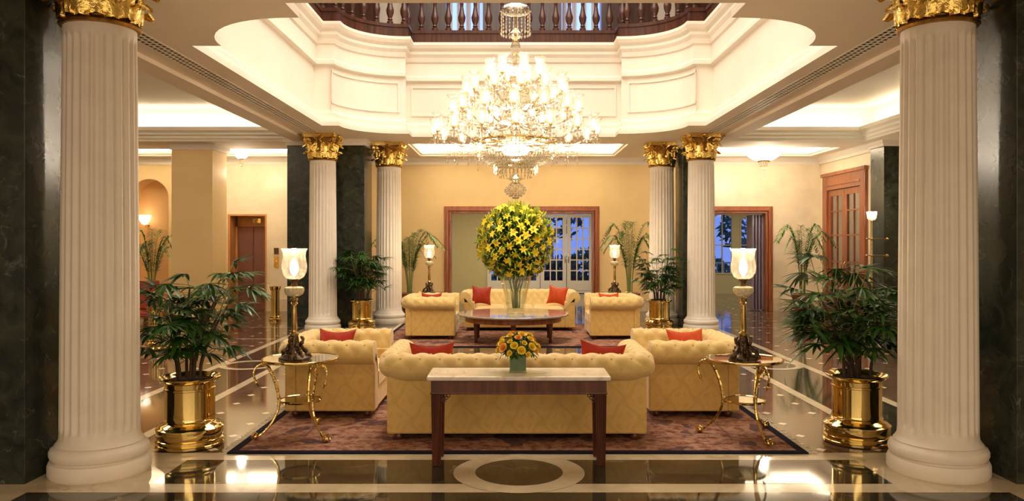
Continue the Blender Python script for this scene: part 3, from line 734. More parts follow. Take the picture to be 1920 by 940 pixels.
# ------------------------------------------------------------------ elevator
el = MB()
el.box(LX0, LX1, BY+.5, BY+.55, 0, LH); struct('wall_elevator_recess', el, M['mahogr'])
et = thing('elevator', 'brown two-leaf elevator door in an orange wood surround at the left rear', 'elevator', ((LX0+LX1)/2, BY+.4, 0))
hw = (LX1-LX0)/2
orange = simple('honey_wood', (.50, .22, .07), .35, noise=.15, nscale=3)
b = MB(); b.box(-hw, -hw+.06, -.4, .1, 0, LH); b.box(hw-.04, hw, -.4, .1, 0, LH); b.box(-hw+.06, hw-.04, -.399, .1, LH-.04, LH); b.box(-hw+.10, hw-.04, 0, .1, 2.04, LH-.04); b.box(-hw+.06, -hw+.10, -.02, .1, 0, 2.04)
b.build('surround', orange, et)
for i, (a, c) in enumerate(((-hw+.10, -.0), (.01, hw-.04))):
    b = MB(); b.box(a, c, .04+.01*i, .08, 0, 2.03); b.build('door', M['doorbr'], et, bevel=.004)
b = MB(); b.box(.0, .2, -.015, 0, 2.13, 2.24); ip = b.build('floor_indicator', M['brass'], et)
b = MB()  # the figure 2
for (x0, x1, z0, z1) in ((.07, .13, 2.215, 2.225), (.12, .13, 2.19, 2.22), (.07, .13, 2.18, 2.19), (.07, .08, 2.15, 2.185), (.07, .13, 2.145, 2.155)): b.box(x0, x1, -.02, -.014, z0, z1)
b.build('floor_number', M['label'], ip)
cp = thing('call_panel', 'small brass call panels with a black plate right of the elevator', 'control panel', (-5.66, BY-.01, 1.1))
b = MB(); b.box(-.06, .05, -.015, .01, -.05, .22); b.build('brass_plate', M['brass'], cp)
b = MB(); b.box(-.06, .05, -.015, .01, .27, .42); b.build('display', M['bronze'], cp)
b = MB(); b.lathe([(.014, 0), (.014, .012)], 12); o = b.build('button', M['whitew'], cp); o.rotation_euler = (PI/2, 0, 0); o.location = (0, -.015, .1)

# ------------------------------------------------------------------ right wooden door
dr = thing('double_door', 'tall red-brown wooden double door with glazed leaves at the right', 'door', (RW-.02, 17.22, 0))
b = MB(); b.box(-.05, .12, -1.10, -.86, 0, 3.24); b.box(-.05, .12, .86, 1.10, 0, 3.24); b.box(-.045, .12, -.861, .861, 2.86, 3.19); b.box(-.08, .0, -1.14, 1.14, 3.18, 3.26); b.box(-.065, 0, -.86, .86, 2.95, 3.0)
b.build('casing', M['mahogr'], dr, bevel=.008)
curt = simple('brown_door_curtain', (.20, .10, .06), .8, noise=.4, nscale=20)
for s_ in (-1, 1):
    y0, y1 = (0.005, .86) if s_ > 0 else (-.86, -.005); b = MB()
    b.box(.0, .06, y0, y0+.12, .02, 2.85); b.box(.0, .06, y1-.12, y1, .02, 2.85); b.box(0, .06, y0+.12, y1-.12, 2.72, 2.85); b.box(0, .06, y0+.12, y1-.12, .02, .6)
    for z in (1.2, 1.8, 2.35): b.box(.008, .052, y0+.12, y1-.12, z, z+.03)
    b.box(.01, .05, (y0+y1)/2-.012, (y0+y1)/2+.012, .6, 2.72)
    lf = b.build('door', M['mahogr'], dr)
    c = MB(); rows = [[(.055+.012*sin(j*1.3), y0+.12+(y1-y0-.24)*j/24, z) for j in range(25)] for z in (.6, 2.72)]; c.grid(rows); c.build('curtain', curt, lf)
    g = MB(); g.box(.028, .032, y0+.1, y1-.1, .6, 2.74); g.build('pane', M['pane'], lf)
    h = MB(); yy = .07*s_; h.tube([(0, yy, 1.0), (-.04, yy, 1.02), (-.04, yy, 1.2), (0, yy, 1.22)], .01); h.build('handle', M['brass'], lf)


# ------------------------------------------------------------------ rugs
def rug(label, x0, x1, y0, y1, seed):
    t = thing('area_rug', label, 'rug', ((x0+x1)/2, (y0+y1)/2, .003), group='patterned rugs')
    hx, hy = (x1-x0)/2, (y1-y0)/2
    b = MB(); b.box(-hx, hx, -hy, hy, 0, .010); b.build('pile', rug_mat('rug_%d' % seed, -hx, hx, -hy, hy, seed), t)
    random.seed(seed)
    for s in (-1, 1):
        b = MB()
        for i in range(int((y1-y0)/.022)):
            y = -hy+.01+i*.022+random.uniform(-.004, .004); L_ = random.uniform(.04, .08)
            b.tube([(s*hx, y, .006), (s*(hx+L_*.5), y+random.uniform(-.01, .01), .005), (s*(hx+L_), y+random.uniform(-.02, .02), .004)], .0035, 4)
        b.build('fringe', M['fringe'], t)
RT = .0135
rug('brown patterned rug with navy border under the front sofa and two armchairs', -2.22, 2.31, 6.02, 10.3, 3)
rug('brown patterned rug under the round table, rear one of the two', -2.2, 2.45, 12.15, 15.6, 8)

# ------------------------------------------------------------------ chesterfield seating
def make_sofa(name, label, cat, W, D, nseat, group):
    """back along +y, seat opens towards -y"""
    t = thing(name, label, cat, group=group)
    hx, hy = W/2, D/2; R = .20; RR = .112; HC = .615
    # tufted roll around back and arms
    path = []; step = .02
    def seg(a, c, nrm):
        L_ = (Vector(c)-Vector(a)).length; n = max(1, int(L_/step))
        for i in range(n): u = i/n; path.append((a[0]+(c[0]-a[0])*u, a[1]+(c[1]-a[1])*u, nrm[0], nrm[1]))
    def arc(cx, cy, a0, a1):
        n = int(abs(a1-a0)*R/step)+4
        for i in range(n): a = a0+(a1-a0)*i/n; path.append((cx+R*cos(a), cy+R*sin(a), cos(a), sin(a)))
    seg((-hx, -hy), (-hx, hy-R), (-1, 0)); arc(-hx+R, hy-R, PI, PI/2)
    seg((-hx+R, hy), (hx-R, hy), (0, 1)); arc(hx-R, hy-R, PI/2, 0)
    seg((hx, hy-R), (hx, -hy), (1, 0)); path.append((hx, -hy, 1, 0))
    prof = []
    for i in range(26):
        a = -PI*.52+(PI*1.35)*i/25; prof.append((RR*cos(a)-.008, HC+RR*sin(a)))
    for i in range(1, 11):
        u = i/10; a0 = prof[25]; prof.append((a0[0]+(-.205-a0[0])*u, a0[1]+(.40-a0[1])*u))
    tl = [0]
    for p, q in zip(prof, prof[1:]): tl.append(tl[-1]+math.hypot(q[0]-p[0], q[1]-p[1]))
    nr = []
    for i in range(len(prof)):
        p, q = prof[max(0, i-1)], prof[min(len(prof)-1, i+1)]; d = Vector((q[0]-p[0], q[1]-p[1])).normalized(); nr.append((d.y, -d.x))
    S = 0; rows = []; last = None; T1 = .17; TS = .105
    total = sum(math.hypot(p[0]-q[0], p[1]-q[1]) for p, q in zip(path, path[1:])); P = total/round(total/.155)
    for (x, y, nx, ny) in path:
        if last: S += math.hypot(x-last[0], y-last[1])
        last = (x, y); row = []; u = S/P
        for i, (n, h) in enumerate(prof):
            v = (tl[i]-T1)/TS
            if v >= 0: f = abs(sin(PI*(u-v/2))*sin(PI*(u+v/2)))**.45
            else:
                f = abs(sin(PI*u))**.3; f = 1+(f-1)*max(0, 1+v/1.6)
            edge = min(1, S/.03, (total-S)/.03)
            dsp = (.020*(f-1)) * (.35+.65*edge)
            n2 = n+nr[i][0]*dsp; h2 = h+nr[i][1]*dsp
            row.append((x+nx*n2, y+ny*n2, h2))
        rows.append(row)
    b = MB(); b.grid(rows, smooth=True)
    for rw, flip in ((rows[0], 0), (rows[-1], 1)):      # scroll faces of the arms
        xs = [p[0] for p in rw[:26]]; cx = (min(xs)+max(xs))/2; c0 = (cx, rw[0][1]-.012, HC)
        b.add([c0]+list(rw), [(0, i+1, i+2) if flip else (0, i+2, i+1) for i in range(len(rw)-1)], smooth=False)
    # buttons at the crossings
    k = 0
    b.build('tufted_back_and_arms', M['fabrict'], t, sharp=70)
    bt = MB(); S = 0; last = None; nxt = {0: 0, 1: .5, 2: 1, 3: .5}
    def at(v):
        tt = T1+v*TS
        for i in range(len(tl)-1):
            if tl[i] <= tt <= tl[i+1]:
                q = (tt-tl[i])/(tl[i+1]-tl[i]); return (prof[i][0]+(prof[i+1][0]-prof[i][0])*q-nr[i][0]*.016, prof[i][1]+(prof[i+1][1]-prof[i][1])*q-nr[i][1]*.016)
    pos = {v: at(v) for v in (0, 1, 2) if at(v)}
    for (x, y, nx, ny) in path:
        if last: ds = math.hypot(x-last[0], y-last[1]); 
        else: ds = 0
        for v in pos:
            off = .5 if v % 2 else 0
            if math.floor((S+ds)/P+off) > math.floor(S/P+off) and .05 < S < total-.05:
                n, h = pos[v]; bt.ball((x+nx*n, y+ny*n, h), .011, 6, 4)
        S += ds; last = (x, y)
    bt.build('tufting_buttons', M['fabrict'], t); kids(t)[-1]['kind'] = 'stuff'
    # outer shell: walls under the roll, front rail
    b = MB(); wl = .19; z0 = .06; zt = .53
    b.box(-hx, hx, hy-.10, hy, z0, zt)
    b.box(-hx, -hx+wl, -hy, hy-.1, z0, zt); b.box(hx-wl, hx, -hy, hy-.1, z0, zt)
    b.box(-hx+wl, hx-wl, -hy+.01, hy-.1, z0, .27)
    b.build('outer_panels', M['fabric'], t, bevel=.014)
    # seat cushions
    cw = (W-2*wl-.02)/nseat
    for i in range(nseat):
        b = MB(); x0 = -hx+wl+.01+i*cw; rows = []; n = 10; yf, yb = -hy-.005, hy-.20
        for k in range(n+1):
            u = k/n; rr = []
            for j in range(n+1):
                v = j/n; e = (1-(2*u-1)**8)*(1-(2*v-1)**8); rr.append((x0+cw*u*.99, yf+(yb-yf)*v, .40+.05*e**.5))
            rows.append(rr)
        b.grid(rows, smooth=True)
        ed = [(x0, yf), (x0+cw*.99, yf), (x0+cw*.99, yb), (x0, yb)]
        b.grid([[(x, y, .272) for x, y in ed], [(x, y, .40) for x, y in ed]], closed=True, smooth=False, capa=True)
        b.build('seat_cushion', M['fabrict'], t)
    for sx in (-1, 1):
        for sy in (-1, 1):
            b = MB(); b.lathe([(.028, 0), (.040, .015), (.042, .035), (.032, .05), (.034, .07)], 14, (sx*(hx-.09), sy*(hy-.08), 0)); b.build('foot', M['mahog'], t)
    return t
sofa = make_sofa('chesterfield_sofa', 'cream tufted sofa in the foreground seen from behind, back of the console table', 'sofa', 2.14, .96, 3, 'cream tufted sofas')
sofa.location = (.04, 6.36+.48, RT); sofa.rotation_euler = (0, 0, PI)
sofa2 = dup(sofa, 'cream tufted sofa at the rear facing the camera behind the round table', (.14, 14.3+.48, RT), 0); sofa2.scale = (.96, 1, 1)
ac = make_sofa('chesterfield_armchair', 'cream tufted armchair at front left, beside the swan-legged side table', 'armchair', 1.04, .84, 1, 'cream tufted armchairs')
ac.location = (-1.70, 7.2+.53, RT); ac.rotation_euler = (0, 0, PI/2)
dup(ac, 'cream tufted armchair at front right, behind the right side table', (1.70, 7.2+.53, RT), -PI/2)
dup(ac, 'cream tufted armchair at rear left, in front of the far left lamp', (-1.38, 13.02+.53, RT), PI/2)
dup(ac, 'cream tufted armchair at rear right, in front of the far right lamp', (1.74, 13.02+.53, RT), -PI/2)

# ------------------------------------------------------------------ throw pillows
def pillow_mesh(mat, s=.40):
    b = MB(); n = 18
    for sg in (-1, 1):
        rows = []
        for i in range(n+1):
            u = 2*i/n-1; r = []
            for j in range(n+1):
                v = 2*j/n-1
                px = u*(1-.10*(1-abs(v)**1.5)*abs(u)**2)*s/2; pz = v*(1-.12*(1-abs(u)**1.5)*abs(v)**2)*s/2
                px = u*s/2*(1-.13*(1-v*v)); pz = v*s/2*(1-.22*(1-u*u))
                th = .075*((1-u*u)*(1-v*v))**.45+.004*sin(9*u+3*v)*(1-u*u)*(1-v*v)
                r.append((px, sg*th, pz))
            rows.append(r if sg < 0 else r[::-1])
        b.grid(rows, smooth=True)
    return b
pm = pillow_mesh(M['redc'])
def pillow(label, loc, rot, mat='redc', s=1.0, g='red throw pillows'):
    o = pm.build('throw_pillow', M[mat], sharp=80); o.location = loc; o.rotation_euler = rot; o.scale = (s, s, s); return tag(o, label, 'pillow', g)
pillow('rust red pillow on the front left armchair', (-1.82, 7.97, .575), (-.45, 0, -.12), s=1.0)
pillow('orange red pillow on the front right armchair', (1.80, 7.97, .575), (-.45, 0, .12), 'orangec')
pillow('dark red pillow at the left end of the foreground sofa', (-.70, 6.76, .60), (.30, 0, .10), s=.98)
pillow('red pillow at the right end of the foreground sofa', (.78, 6.76, .60), (.30, .10, -.12), s=1.0)
pillow('dark red pillow at the left of the rear sofa', (-.58, 14.66, .645), (-.3, .06, .1), s=.95)
pillow('bright orange pillow at the right of the rear sofa', (.86, 14.66, .645), (-.3, .12, -.25), 'orangec', .95)
pillow('red pillow on the rear left armchair', (-1.45, 13.8, .585), (-.5, 0, -.1), s=.95)
pillow('red pillow on the rear right armchair', (1.74, 13.8, .585), (-.5, 0, .1), 'orangec', s=.95)

# ------------------------------------------------------------------ console table
ct = thing('console_table', 'dark mahogany console table with pale marble top behind the foreground sofa', 'table', (.05, 5.845, .004))
hx, hy, TH = .645, .165, .665
b = MB(); b.box(-hx-.03, hx+.03, -hy-.03, hy+.05, TH-.032, TH); b.build('marble_top', M['marbletop'], ct, bevel=.008)
b = MB(); b.box(-hx, hx, -hy, hy, TH-.125, TH-.033); b.box(-hx-.006, hx+.006, -hy-.006, hy+.006, TH-.135, TH-.122); b.build('apron', M['mahog'], ct, bevel=.003)
for sx in (-1, 1):
    for sy in (-1, 1):
        b = MB(); x0, x1 = sorted((sx*hx, sx*(hx-.075))); y0, y1 = sorted((sy*hy, sy*(hy-.075)))
        n = 5; ring = []
        def side(p, q):
            for k in range(n):
                for (u, d) in ((0.1, 0), (.25, .005), (.5, .007), (.75, .005), (.9, 0)):
                    w_ = (k+u)/n; nx, ny = (q[1]-p[1]), -(q[0]-p[0]); l_ = math.hypot(nx, ny)
                    ring.append((p[0]+(q[0]-p[0])*w_-nx/l_*d, p[1]+(q[1]-p[1])*w_-ny/l_*d))
        side((x0, y0), (x1, y0)); side((x1, y0), (x1, y1)); side((x1, y1), (x0, y1)); side((x0, y1), (x0, y0))
        cx, cy = (x0+x1)/2, (y0+y1)/2
        rows = [[(cx+(x-cx)*k, cy+(y-cy)*k, z) for x, y in ring] for z, k in ((0, .80), (TH-.13, 1.0))]
        b.grid(rows, closed=True, smooth=False, capa=True, capb=True); b.build('leg', M['mahog'], ct)
        for dx in (1,):
            b = MB(); bx = sx*(hx-.075); zt = TH-.135
            for i in range(4):
                rr = .016; q = i*.03
            for (px, pz, r_) in ((.02, -.018, .016), (.05, -.014, .012), (.018, -.05, .012), (.035, -.032, .012)):
                pts = [(bx-sx*px+r_*cos(a*.6), sy*(hy-.03), zt+pz+r_*sin(a*.6)) for a in range(11)]; b.tube(pts, .004, 5)
            b.box(*sorted((bx, bx-sx*.07)), sy*(hy-.03)-.006, sy*(hy-.03)+.006, zt-.006, zt); b.build('fretwork_bracket', M['mahog'], ct)

# ------------------------------------------------------------------ round table
rt = thing('round_table', 'large round low table with pale marble top in the middle of the rear seating', 'table', (.02, 12.95, RT))
b = MB(); b.lathe([(.90, .425), (.925, .43), (.93, .44), (.93, .452), (.92, .46)], 72); b.build('marble_top', M['roundtop'], rt)
b = MB(); b.lathe([(.80, .335), (.805, .33), (.80, .425)], 72); b.lathe([(.83, .405), (.86, .41), (.86, .425)], 72); b.build('apron', M['mahogr'], rt)
for k in range(6):
    a = PI/6+k*PI/3; b = MB(); c_, s_ = .70*cos(a), .70*sin(a)
    b.lathe([(.022, 0), (.03, .02), (.024, .05), (.035, .2), (.042, .33)], 10, (c_, s_, 0)); b.build('leg', M['mahog'], rt)

# ------------------------------------------------------------------ flowers
def leafquad(b, P, d, L_, wd, mat=0, droop=0.0, nseg=3, fold=.25):
    d = d.normalized(); up = Vector((0, 0, 1)); s = d.cross(up)
    if s.length < 1e-3: s = Vector((1, 0, 0))
    s.normalize(); nn = s.cross(d).normalized(); rows = []
    for i in range(nseg+1):
        u = i/nseg; c = P+d*(L_*u)-up*(droop*L_*u*u); w_ = wd*sin(PI*(.12+.86*u))**.8*(1 if u < 1 else .1)
        rows.append([tuple(c-s*w_+nn*w_*fold), tuple(c), tuple(c+s*w_+nn*w_*fold)])
    b.grid(rows, smooth=True, mat=mat)
random.seed(11)
VZ = RT+.46
vase = MB()
def vr(r, a, z): return r*(1+.05*abs(cos(4*a)))
vase.lathe([(.0001, .002), (.12, .002), (.135, .01), (.15, .12), (.19, .35), (.255, .60), (.275, .625), (.262, .63), (.24, .60), (.165, .30), (.125, .12), (.11, .06), (.0001, .055)], 64, rf=vr)
vase = tag(vase.build('flared_vase', M['glass'], loc=(.06, 12.9, VZ), sharp=30), 'tall flared clear glass vase standing on the round table', 'vase')
lq = thing('lily_bouquet', 'huge globe of yellow lilies and greenery in the glass vase', 'flowers', (.06, 12.9, VZ))
BC = Vector((0, 0, 1.19-.0)); BR = .60
b = MB()
for i in range(26):
    a = random.uniform(0, 2*PI); r0 = random.uniform(.01, .07); r1 = random.uniform(.08, .2)
    b.tube([(r0*cos(a), r0*sin(a), .08), (r0*cos(a+.5)*1.2, r0*sin(a+.5)*1.2, .35), (r1*cos(a), r1*sin(a), .75), (r1*1.6*cos(a), r1*1.6*sin(a), 1.1)], .006, 5)
b.build('stems', M['gstem'], lq)
b = MB()
for i in range(5200):
    z = random.uniform(-1, 1); a = random.uniform(0, 2*PI); q = math.sqrt(1-z*z); d = Vector((q*cos(a), q*sin(a), z))
    R = BR*random.uniform(.35, 1.0)
    P = BC+Vector((d.x, d.y, d.z*.97))*R; dd = (d+Vector((random.gauss(0, .5), random.gauss(0, .5), random.gauss(0, .5)+.2)))
    top = random.random() < .42+.45*max(0, z) and R > .75*BR
    leafquad(b, P, dd, random.uniform(.08, .15), random.uniform(.014, .024), 1 if top else 0, .2)
b.build('foliage', [M['gleaf'], M['yleaf']], lq)
lm = MB()
for k in range(6):
    a = PI/3*k; d = Vector((cos(a), sin(a), .55)); dn = d.normalized(); s = Vector((-sin(a), cos(a), 0)); rows = []
    for i in range(5):
        u = i/4; c = Vector((cos(a)*.085*u, sin(a)*.085*u, .05*u-.045*u*u*u)); w_ = .021*sin(PI*(.15+.84*u))
        rows.append([tuple(c-s*w_+Vector((0, 0, .004))), tuple(c), tuple(c+s*w_+Vector((0, 0, .004)))])
    lm.grid(rows, smooth=True)
for k in range(5): a = k*1.257; lm.tube([(0, 0, 0), (.012*cos(a), .012*sin(a), .04)], .002, 4)
lily = None; N = 175; ga = PI*(3-math.sqrt(5)); LP = []
for i in range(N):
    z = 1-(i+.5)*1.86/N; a = ga*i; q = math.sqrt(max(0, 1-z*z)); LP.append(Vector((q*cos(a), q*sin(a), z)))
LP.sort(key=lambda d: d.y); rest = MB()
for i, d in enumerate(LP):
    P = BC+Vector((d.x, d.y, d.z*.98))*BR*random.uniform(.97, 1.07); dd = d+Vector((random.gauss(0, .3), random.gauss(0, .3), random.gauss(0, .3))); sc_ = random.uniform(.75, 1.15)
    if i < 100:
        if lily is None: lily = lm.build('lily', M['lily'], lq); o = lily
        else: o = lily.copy(); C.objects.link(o)
        o.location = P; o.rotation_euler = dd.to_track_quat('Z', 'Y').to_euler(); o.scale = (sc_,)*3
    else:
        Mx = Matrix.Translation(P) @ dd.to_track_quat('Z', 'Y').to_matrix().to_4x4() @ Matrix.Scale(sc_, 4)
        rest.add([tuple(Mx @ Vector(v)) for v in lm.v], lm.f, True)
tag(rest.build('rear_lilies', M['lily'], lq), kind='stuff')
b = MB()
for i in range(340):
    z = random.uniform(-.8, 1)**1; a = random.uniform(0, 2*PI); q = math.sqrt(1-z*z); d = Vector((q*cos(a), q*sin(a), z)); P = BC+d*BR*random.uniform(.96, 1.05)
    b.tube([P, P+d*.03+Vector((0, 0, .015)), P+d*.06+Vector((0, 0, .03)), P+d*.075+Vector((0, 0, .04))], [.004, .010, .009, .001], 5)
tag(b.build('lily_buds', M['yleaf'], lq), kind='stuff')
# small rose bouquet in a square vase
SX, SY, SZ = .045, 5.86, .004+TH
sv = thing('square_glass_vase', 'small square clear glass vase on the console table', 'vase', (SX, SY, SZ))
b = MB(); s_ = .068
b.grid([[(-s_, -s_, 0), (s_, -s_, 0), (s_, s_, 0), (-s_, s_, 0)], [(-s_, -s_, .135), (s_, -s_, .135), (s_, s_, .135), (-s_, s_, .135)], [(-s_+.005, -s_+.005, .135), (s_-.005, -s_+.005, .135), (s_-.005, s_-.005, .135), (-s_+.005, s_-.005, .135)], [(-s_+.005, -s_+.005, .015), (s_-.005, -s_+.005, .015), (s_-.005, s_-.005, .015), (-s_+.005, s_-.005, .015)]], closed=True, smooth=False, capa=True, capb=True)
b.build('glass', M['glass'], sv)
b = MB(); s_ = .060; b.box(-s_, s_, -s_, s_, .017, .13); b.build('leaf_lining', simple('leaf_green_lining', (.03, .14, .01), .35, noise=.5, nscale=20), sv)
rb = thing('rose_bouquet', 'small dome of yellow and apricot roses in the square vase on the console', 'flowers', (SX, SY, SZ+.13))
b = MB(); RC = Vector((0, 0, .03))
for i in range(420):
    z = random.uniform(-.25, 1); a = random.uniform(0, 2*PI); q = math.sqrt(1-z*z); d = Vector((q*cos(a), q*sin(a), z)); P = RC+Vector((d.x*.14, d.y*.14, d.z*.12))*random.uniform(.5, 1)
    leafquad(b, P, d+Vector((random.gauss(0, .6), random.gauss(0, .6), random.gauss(0, .6))), random.uniform(.03, .05), .010, 0, .2)
b.build('foliage', M['gleaf'], rb)
def rosemesh():
    b = MB()
    for lay, (r, h, tilt, n) in enumerate(((.006, .022, .0, 3), (.011, .023, .15, 4), (.016, .021, .4, 5), (.020, .016, .8, 5))):
        for k in range(n):
            a0 = 2*PI*k/n+lay*.7; rows = []
            for i in range(4):
                u = i/3; row = []
                for j in range(5):
                    v = (j-2)/2; a = a0+v*PI/n*1.15; rr = r*(.35+.65*u**.6)+tilt*.012*u*u; row.append((rr*cos(a), rr*sin(a), h*u*(1-.12*v*v)-tilt*.006*u*u*u))
                rows.append(row)
            b.grid(rows, smooth=True)
    b.ball((0, 0, .008), .008, 6, 4)
    return b
rm = rosemesh(); r1 = r2 = None
for i in range(38):
    z = 1-(i+.5)*1.12/38; a = ga*i+.5; q = math.sqrt(max(0, 1-z*z)); d = Vector((q*cos(a), q*sin(a), z)); P = RC+Vector((d.x*.155, d.y*.155, d.z*.135))*random.uniform(.93, 1.03)
    if i % 6 == 1:
        if r2 is None: r2 = rm.build('rose', M['roseo'], rb); r2['label'] = 'apricot rose'; o = r2
        else: o = r2.copy(); C.objects.link(o)
    else:
        if r1 is None: r1 = rm.build('rose', M['rose'], rb); o = r1
        else: o = r1.copy(); C.objects.link(o)
    o.location = P; o.rotation_euler = (d+Vector((0, 0, .3))).to_track_quat('Z', 'Y').to_euler(); q = random.uniform(.95, 1.35) if i % 3 else .75; o.scale = (q, q, q)

# ------------------------------------------------------------------ side tables with swan-neck legs
def make_side_table(label, angs, group='brass side tables with swan-neck legs'):
    t = thing('side_table', label, 'side table', group=group); H = .655; RR = .315
    b = MB(); b.lathe([(RR-.012, H-.018), (RR, H-.02), (RR+.004, H-.012), (RR+.002, H), (RR-.006, H+.003), (RR-.012, H-.002)], 56, cap=False); b.build('top_rim', M['brass'], t)
    b = MB(); b.lathe([(.0001, H-.012), (RR-.012, H-.012), (RR-.012, H-.001), (.0001, H-.001)], 56); b.build('glass_top', M['tglass'], t)
    b = MB(); b.lathe([(.165, .29), (.177, .288), (.18, .30), (.175, .31), (.165, .305)], 40, cap=False); b.build('shelf_rim', M['brass'], t)
    b = MB(); b.lathe([(.0001, .295), (.165, .295), (.165, .303), (.0001, .303)], 40); b.build('glass_shelf', M['tglass'], t)
    for a in angs:
        b = MB(); ctrl = [(.355, .022), (.30, .06), (.235, .13), (.19, .22), (.178, .30), (.19, .40), (.215, .49), (.245, .56), (.285, .615), (.33, .622), (.365, .60), (.382, .56), (.378, .515), (.362, .48)]
        rad = [.012, .010, .010, .011, .013, .014, .015, .015, .014, .012, .010, .009, .009, .012]
        pts = []; rr = []
        for i in range(len(ctrl)-1):
            p0, p1, p2, p3 = [ctrl[max(0, min(len(ctrl)-1, i+k))] for k in (-1, 0, 1, 2)]
            for j in range(4):
                u = j/4
                f = lambda A, B_, C_, D_: .5*((2*B_)+(-A+C_)*u+(2*A-5*B_+4*C_-D_)*u*u+(-A+3*B_-3*C_+D_)*u**3)
                pts.append((f(p0[0], p1[0], p2[0], p3[0]), 0, f(p0[1], p1[1], p2[1], p3[1])))
                rr.append((rad[i]+(rad[i+1]-rad[i])*u)*(1+.13*sin(len(pts)*2.1)))
        pts.append((ctrl[-1][0], 0, ctrl[-1][1])); rr.append(.013)
        b.tube(pts, rr, 8)
        b.ball((.36, 0, .476), .0165, 8, 6); b.tube([(.358, 0, .472), (.345, 0, .452), (.335, 0, .435)], [.011, .007, .003], 6)  # swan head and beak
        b.tube([(.27, 0, .60), (.285, 0, .62), (.29, 0, H-.02)], [.010, .010, .012], 6)
        st = len(b.v); b.xf(Matrix.Rotation(a, 4, 'Z'), 0); lg = b.build('leg', M['brass'], t)
        b = MB(); b.ball((.368, 0, .026), .028, 12, 8)
        for s_ in (-.5, 0, .5): b.tube([(.35, s_*.03, .04), (.372, s_*.05, .058), (.395, s_*.05, .035), (.398, s_*.05, .012)], [.008, .007, .006, .003], 5)
        b.xf(Matrix.Rotation(a, 4, 'Z'), 0); b.build('ball_foot', M['brass'], lg)
    return t
tl_ = make_side_table('round brass and glass side table with swan-neck legs at left, carrying the tall lamp', (math.radians(208), math.radians(-42), math.radians(83)))
tl_.location = (-1.80, 6.58, RT)
tr_ = make_side_table('round brass and glass side table with swan-neck legs at right, carrying the tall lamp', (math.radians(163), math.radians(-77), math.radians(45)))
tr_.location = (1.97, 6.56, RT)
dup(tl_, 'brass side table under the far left lamp, behind the rear left armchair', (-1.60, 15.15, RT))
dup(tl_, 'brass side table under the far right lamp, behind the rear right armchair', (2.03, 15.15, RT), .7)

# ------------------------------------------------------------------ table lamps
def make_lamp(label):
    t = thing('table_lamp', label, 'lamp', group='tall brass oil-style table lamps'); 
    b = MB()
    b.lathe([(.115, 0), (.12, .012), (.10, .022), (.085, .03), (.06, .05), (.045, .08), (.040, .13), (.03, .19), (.026, .21)], 24, rf=lambda r, a, z: r*(1+.14*sin(6*a+z*30)+.07*sin(11*a-z*90)))
    random.seed(5)
    for k in range(3):
        a0 = 2*PI*k/3+.5
        pts = []
        for i in range(14):
            u = i/13; r = .105-.06*u+.018*sin(u*9); pts.append((r*cos(a0+.25*sin(u*6)), r*sin(a0+.25*sin(u*6)), .02+.17*u))
        b.tube(pts, [.022-.010*i/13+.004*sin(i*2.3) for i in range(14)], 7)
        b.tube([(.10*cos(a0), .10*sin(a0), .02), (.13*cos(a0), .13*sin(a0), .028), (.14*cos(a0), .14*sin(a0), .008)], [.02, .018, .012], 7)
        for j in range(5):
            a1 = a0+1.05+random.uniform(-.3, .3); z = .03+.03*j; r = .08-.012*j; b.ball((r*cos(a1), r*sin(a1), z), random.uniform(.013, .022), 7, 5)
    b.build('ornate_base', M['bronze'], t)
    b = MB(); b.lathe([(.035, .20), (.038, .215), (.026, .23), (.024, .25), (.027, .26), (.021, .40), (.019, .455), (.025, .46), (.030, .47), (.022, .48), (.032, .50), (.034, .51), (.012, .517), (.012, .535)], 24, rf=lambda r, a, z: r*(1-.07*abs(sin(6*a))) if .26 < z < .455 else r)
    b.build('column', M['brassd'], t)
    b = MB(); b.lathe([(.012, .525), (.045, .53), (.072, .548), (.082, .575), (.080, .60), (.06, .61), (.02, .615)], 28, rf=lambda r, a, z: r*(1+.03*cos(14*a)) if r > .03 else r); b.build('glass_font', simple('amber_cut_glass', (.78, .66, .42), .12, spec=.9, noise=.25, nscale=60), t)
    b = MB(); b.lathe([(.02, .613), (.03, .62), (.022, .635), (.026, .65), (.040, .662), (.047, .672), (.04, .68), (.018, .685)], 20); b.tube([(.02, 0, .64), (.05, .0, .64)], .004, 6); b.lathe([(.010, 0), (.010, .006)], 8, (.052, 0, .637)); b.build('burner', M['bronze'], t)
    b = MB(); b.lathe([(.048, .672), (.078, .688), (.100, .73), (.106, .775), (.100, .82), (.093, .86), (.096, .90), (.110, .93), (.107, .93), (.093, .90), (.090, .86), (.097, .82), (.103, .775), (.097, .732), (.076, .691), (.048, .676)], 40, cap=False); sh = b.build('glass_shade', M['shade'], t)
    b = MB(); b.lathe([(.0001, .70), (.016, .706), (.030, .735), (.036, .765), (.028, .80), (.012, .832), (.0001, .842)], 16, cap=False); b.build('bulb', M['bulb2'], sh)
    l = bpy.data.lights.new('lamp_light', 'POINT'); l.energy = 11; l.color = (1, .80, .52); l.shadow_soft_size = .03
    lo = bpy.data.objects.new('lamp_light', l); C.objects.link(lo); lo.parent = t; lo.location = (0, 0, 1.02)
    return t
lamp = make_lamp('tall brass oil-style lamp with glowing etched glass shade on the left side table')
lamp.location = (-1.83, 6.50, RT+.656)
dup(lamp, 'tall brass oil-style lamp with glowing etched glass shade on the right side table', (1.95, 6.52, RT+.656), 1.0)
dup(lamp, 'brass oil-style lamp with glowing shade at rear left beside the palm', (-1.62, 15.15, RT+.656), .4)
dup(lamp, 'brass oil-style lamp with glowing shade at rear right beside the palm', (2.01, 15.15, RT+.656), 2.0)

